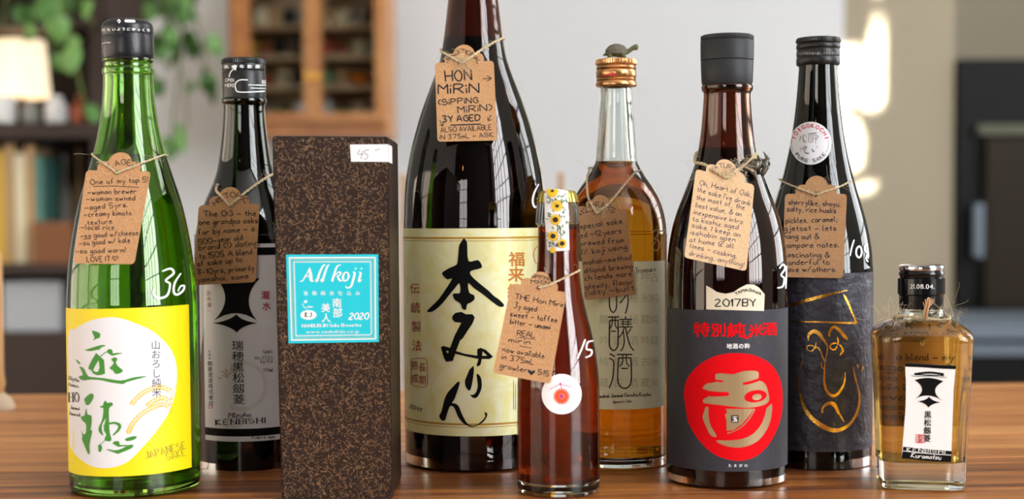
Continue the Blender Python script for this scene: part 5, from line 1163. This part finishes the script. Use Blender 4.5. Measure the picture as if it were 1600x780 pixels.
fill(p_, [[(1410.3, 705.3), (1435, 708), (1460, 710.3), (1486.5, 711.8), (1486, 722.5), (1460, 721.5), (1435, 719), (1408.5, 716)]], mp9, .0004)
kmark(p_, mp9, (1429, 594), (1452, 586), (1474, 596), (1452, 608), (1449, 609), (1430, 623), (1451, 612), (1472, 626), (1433.5, 627), (1451.5, 620), (1469.5, 629), (1450.5, 637), .0004)
for i in range(9): disc(p_, 1431.5+5*i, 584.5-2.2*math.sin(math.pi*i/8), 3.6, 2.0, mp9, .0004, 8)
ribbon(p_, [(1424, 587), (1436, 588.5), (1452, 587.5), (1467, 589), (1479, 590)], .8, mp9, .0004); ribbon(p_, [(1430, 585.5), (1475, 587)], 1.6, mp9, .0004, 1)
vtext(p_, '黒松劔菱', 1449.5, 648, 1448.5, 685, 11, mp9, .0004, .03)
p_.build('black_print', M_bprint, l9, False)
p_ = MB(); pen(p_, 'KENBISHI', 1417, 705, 1477, 708.5, 5.2, 1.3, mp9, .0006, 0, .5, serif=1.1); pen(p_, 'Kuromatsu', 1423, 714.5, 1469, 718, 7, 1.4, mp9, .0006, 0, .4, .3); p_.build('white_lettering', M_wprint, l9, False)
p_ = MB(); ribbon(p_, [(1431.5, 679), (1444.5, 679.5), (1444, 692), (1431, 691.5)], .9, mp9, .0005, 1, True); kanji(p_, '剣', 1438, 682.5, 9, 6, mp9, .0005, .02); kanji(p_, '菱', 1437.5, 688.5, 9, 6, mp9, .0005, .02); p_.build('red_seal_print', mat('seal red', 'C8383C', .5), l9, False)
Yb9 = D9+.068*1.0-.0*1
Yb9 = D9+78*k9*1.0+.006
t9 = Tag('kraft tag hanging behind the small squarish bottle, its writing seen through the golden sake', [(1388, 528), (1488, 528), (1486, 660), (1386, 660)], Yb9, Yb9+.001, M_kraft, (1437, 530))
t9.lines([('a blend - my', 1400, 556, 1482, 556), ('good sake &', 1393, 572, 1480, 572), ('is old & more', 1393, 588, 1482, 588), ('in koji flavor', 1393, 603, 1480, 603), ('very nutty', 1393, 618, 1470, 618), ('so smooth', 1393, 633, 1465, 633), ('sip it now', 1393, 648, 1470, 648)], 10, 2.2); t9.done(M_ink)
tw = MB(); zt = b9.Z(495)
for s_, ph in ((1, 0), (-1, math.pi)):
    pts = []
    for i in range(161):
        a = 2*math.pi*i/160; r_ = 42*k9+.0006; an = a*38+ph
        pts.append((x9+(r_+.0005*math.cos(an))*math.cos(a), D9+(r_+.0005*math.cos(an))*math.sin(a), zt+.0005*math.sin(an)+.0012*math.sin(2*a)))
    tw.tube(pts, .0006, 5)
for s_ in (-1, 1):
    hp = t9.P(*t9.hole); a0 = Vector((x9+s_*.012, D9+42*k9, zt)); tw.tube([a0, (a0+hp)/2+Vector((0, .004, 0)), hp], .0006, 5)
two = tw.build('twine', M_twine, t9.root)
fz = MB(); kn = Vector((x9+2*k9, D9-43*k9, zt))
for i in range(34):
    e = at(1449+random.gauss(3, 4), 464+random.uniform(0, 9), D9-46*k9); m_ = at(1446, 488, D9-47*k9)+Vector((random.gauss(0, .0008), random.gauss(0, .0008), 0))
    fz.tube(cr([tuple(kn+Vector((random.gauss(-.002, .001), 0, random.gauss(-.001, .0005)))), tuple(m_), tuple(e)], 4), .00022, 4, False)
fz.build('frayed_tuft', mat('tan fibre', 'C49A70', .85), two, kind='stuff')
fz = MB()
for i in range(100):
    x = random.choice([random.gauss(1395, 16), random.gauss(1392, 12), random.gauss(1482, 10), random.uniform(1380, 1500)]); y = 499-abs(random.gauss(0, 8)) if x < 1420 or x > 1465 else 500
    fuzzline(fz, at(x, y, D9-random.uniform(30, 50)*k9), .013, .00008)
fz.tube(cr([tuple(at(x, y, D9-20*k9)) for x, y in ((1474, 459), (1481, 468), (1486, 482), (1490, 496))], 4), .0002, 4)
fz.build('loose_fibres', M_twine, two, kind='stuff')
# ================================================================== little animals
def skin(name, verts, edges, rad, m, parent, root=0, sub=2):
    off = ROOT[parent.name]; me = bpy.data.meshes.new(name); me.from_pydata([Vector(v)-off for v in verts], edges, [])
    o = bpy.data.objects.new(name, me); COL.objects.link(o)
    o.modifiers.new('s', 'SKIN'); me.skin_vertices.new() if not me.skin_vertices else None
    for i, r_ in enumerate(rad): me.skin_vertices[0].data[i].radius = (r_, r_)
    me.skin_vertices[0].data[root].use_root = True
    sb = o.modifiers.new('b', 'SUBSURF'); sb.levels = sub; sb.render_levels = sub
    bpy.context.view_layer.update(); e = o.evaluated_get(bpy.context.evaluated_depsgraph_get()); nm = bpy.data.meshes.new_from_object(e)
    nm.polygons.foreach_set('use_smooth', [True]*len(nm.polygons)); nm.materials.clear(); nm.materials.append(m)
    o.modifiers.clear(); o.data = nm; o.name = name; nm.name = name; o.parent = parent; ROOT[o.name] = off; return o
k = b6.k; z0 = b6.Z(93); cx = at(963, 93, b6.D).x; cy = b6.D-4*k
tt = thing('toy_tortoise', 'tiny grey-green toy tortoise standing on the rose gold cap', 'figurine', (cx, cy, z0))
M_shell = mat('tortoise shell', '4E4A3C', .55, bump=.4, bscale=900, bdist=.0004, noise=.2, nscale=500, col2='6A6654'); M_skin = mat('tortoise skin', '5F603E', .6, bump=.3, bscale=1400, bdist=.0003)
mb = MB(); rows = []
nA, nR = 48, 14
for j in range(nR+1):
    ph = math.pi/2*(1-j/nR); row = []
    for i in range(nA):
        a = 2*math.pi*i/nA
        u, v = a*9/(2*math.pi), j/nR*3.2; gr = min(abs((u+.5*(int(v) % 2)) % 1-.5)*2, 1); gv = abs((v % 1)-.5)*2
        bmp = 1-.05*(gr**6)-.05*(gv**6)
        fl_ = 1.08 if j == nR else 1
        r_ = math.cos(ph)*bmp*fl_; row.append((cx+18*k*r_*math.cos(a), cy+13.5*k*r_*math.sin(a), z0+(8+16*math.sin(ph)**.85*bmp)*k))
    rows.append(row)
vs = [p for r_ in rows for p in r_]; mb.add(vs, [(j*nA+i, (j+1)*nA+i, (j+1)*nA+(i+1) % nA, j*nA+(i+1) % nA) for j in range(nR) for i in range(nA)])
mb.add([(cx+17*k*math.cos(a), cy+12.5*k*math.sin(a), z0+7.6*k) for a in [2*math.pi*i/nA for i in range(nA)]], [tuple(range(nA))[::-1]])
mb.build('shell', M_shell, tt, fix=True)
V = lambda x, y, z: (cx+x*k, cy+y*k, z0+(z if z < 3 else z+2)*k)
vs = [V(0, 0, 6.5), V(-10, 0, 6.5), V(-17, 0, 6), V(-21, 0, 3.5), V(10, 0, 6.5), V(15, 0, 8), V(21, -1, 12), V(26, -1.5, 15.5), V(30.5, -2, 16.5), V(34, -2, 15.5), V(9, -8, 5.5), V(12, -10, 1.6), V(14, -11, 1.3), V(9, 8, 5.5), V(12, 10, 1.6), V(-10, -8, 5.5), V(-11, -10, 1.6), V(-8, -11, 1.3), V(-10, 8, 5.5), V(-11, 10, 1.6)]
ed = [(0, 1), (1, 2), (2, 3), (0, 4), (4, 5), (5, 6), (6, 7), (7, 8), (8, 9), (4, 10), (10, 11), (11, 12), (4, 13), (13, 14), (1, 15), (15, 16), (16, 17), (1, 18), (18, 19)]
rd = [4.5*k, 4.5*k, 2*k, .8*k, 4.5*k, 3.2*k, 2.7*k, 2.9*k, 4.6*k, 2.6*k, 3*k, 2.1*k, 1.5*k, 3*k, 2.1*k, 3*k, 2.2*k, 1.5*k, 3*k, 2.2*k]
skin('body', vs, ed, [r_*1.35 for r_ in rd], M_skin, tt)
for s_ in (-1, 1): MB().lathe([(0, -.8*k), (.6*k, -.5*k), (.8*k, 0), (.6*k, .5*k), (0, .8*k)], 8).v and (lambda m: ([setattr(v, 'x', v.x+cx+31.5*k) or setattr(v, 'y', v.y+cy-2*k+s_*2.9*k) or setattr(v, 'z', v.z+z0+20.2*k) for v in m.v], m.build('eye', M_bprint, tt)))(MB().lathe([(0, -.8*k), (.6*k, -.5*k), (.8*k, 0), (.6*k, .5*k), (0, .8*k)], 8))
# dark metal animal tied to the brown bottle's neck
Yr = b7.D-b7.r(b7.Z(255))*.75-.004; k = Yr/F
c0 = at(1180, 258, Yr); an = thing('animal_figurine', 'small dark metal rhinoceros charm tied beside the pale tag on the black-capped bottle', 'figurine', c0)
M_pew = mat('dark pewter', '5C584F', .32, metal=.75, bump=.3, bscale=700, bdist=.0004)
W = lambda x, y, d=0: tuple(at(x, y, Yr+d*k))
vs = [W(1173, 258, 2), W(1163, 260, 4), W(1157, 264, 5), W(1182, 257, 0), W(1190, 256, -1), W(1197, 254, -2), W(1196, 262, -3), W(1193, 270, -4), W(1190, 275, -4),
      W(1178, 266, -5), W(1180, 274, -7), W(1181, 280, -8), W(1184, 264, 6), W(1187, 273, 8), W(1165, 267, -4), W(1163, 275, -5), W(1162, 281, -6), W(1163, 268, 9), W(1158, 277, 10), W(1152, 260, 6), W(1201, 249, -3), W(1186, 247, -5), W(1184, 243, -6), W(1190, 248, 3)]
ed = [(0, 1), (1, 2), (0, 3), (3, 4), (4, 5), (5, 6), (6, 7), (7, 8), (3, 9), (9, 10), (10, 11), (3, 12), (12, 13), (1, 14), (14, 15), (15, 16), (1, 17), (17, 18), (2, 19), (5, 20), (4, 21), (21, 22), (4, 23)]
rd = [10*k, 9*k, 6*k, 9.5*k, 7.5*k, 6*k, 5.2*k, 4.4*k, 3.2*k, 4.5*k, 3.4*k, 3.2*k, 4.5*k, 3.2*k, 5*k, 3.6*k, 3.3*k, 5*k, 3.4*k, 1*k, 4*k, 2*k, 1*k, 2*k]
skin('body', vs, ed, rd, M_pew, an)
MB().tube(cr([W(1200, 250, -3), W(1197, 244, -3), W(1192.5, 236.5, -3)], 4), [4*k, 3.6*k, 3.2*k, 2.8*k, 2.3*k, 1.8*k, 1.3*k, .8*k, .3*k], 10).build('horn', M_pew, an)
MB().tube(cr([W(1200, 262, -4), W(1202.5, 259, -4), W(1204, 255, -4)], 4), [2.6*k, 2.4*k, 2.1*k, 1.8*k, 1.5*k, 1.2*k, .9*k, .6*k, .3*k], 8).build('horn', M_pew, an)
mb = MB()
for s_, pts in enumerate(([W(1134, 279, -14), W(1158, 262, -14), W(1176, 247, -12), W(1184, 241, 0), W(1183, 252, 12)], [W(1152, 270, -12), W(1168, 254, -12), W(1182, 238, -9)], [W(1160, 258, -11), W(1170, 264, -11), W(1178, 268, -8)])):
    mb.tube(cr(pts, 6), .0006, 5)
tw = mb.build('binding_twine', M_twine, an); fz = MB()
for i in range(26): fuzzline(fz, Vector(W(random.gauss(1162, 7), random.gauss(256, 7), -13)), .008)
fz.build('loose_fibres', M_twine, tw, kind='stuff')
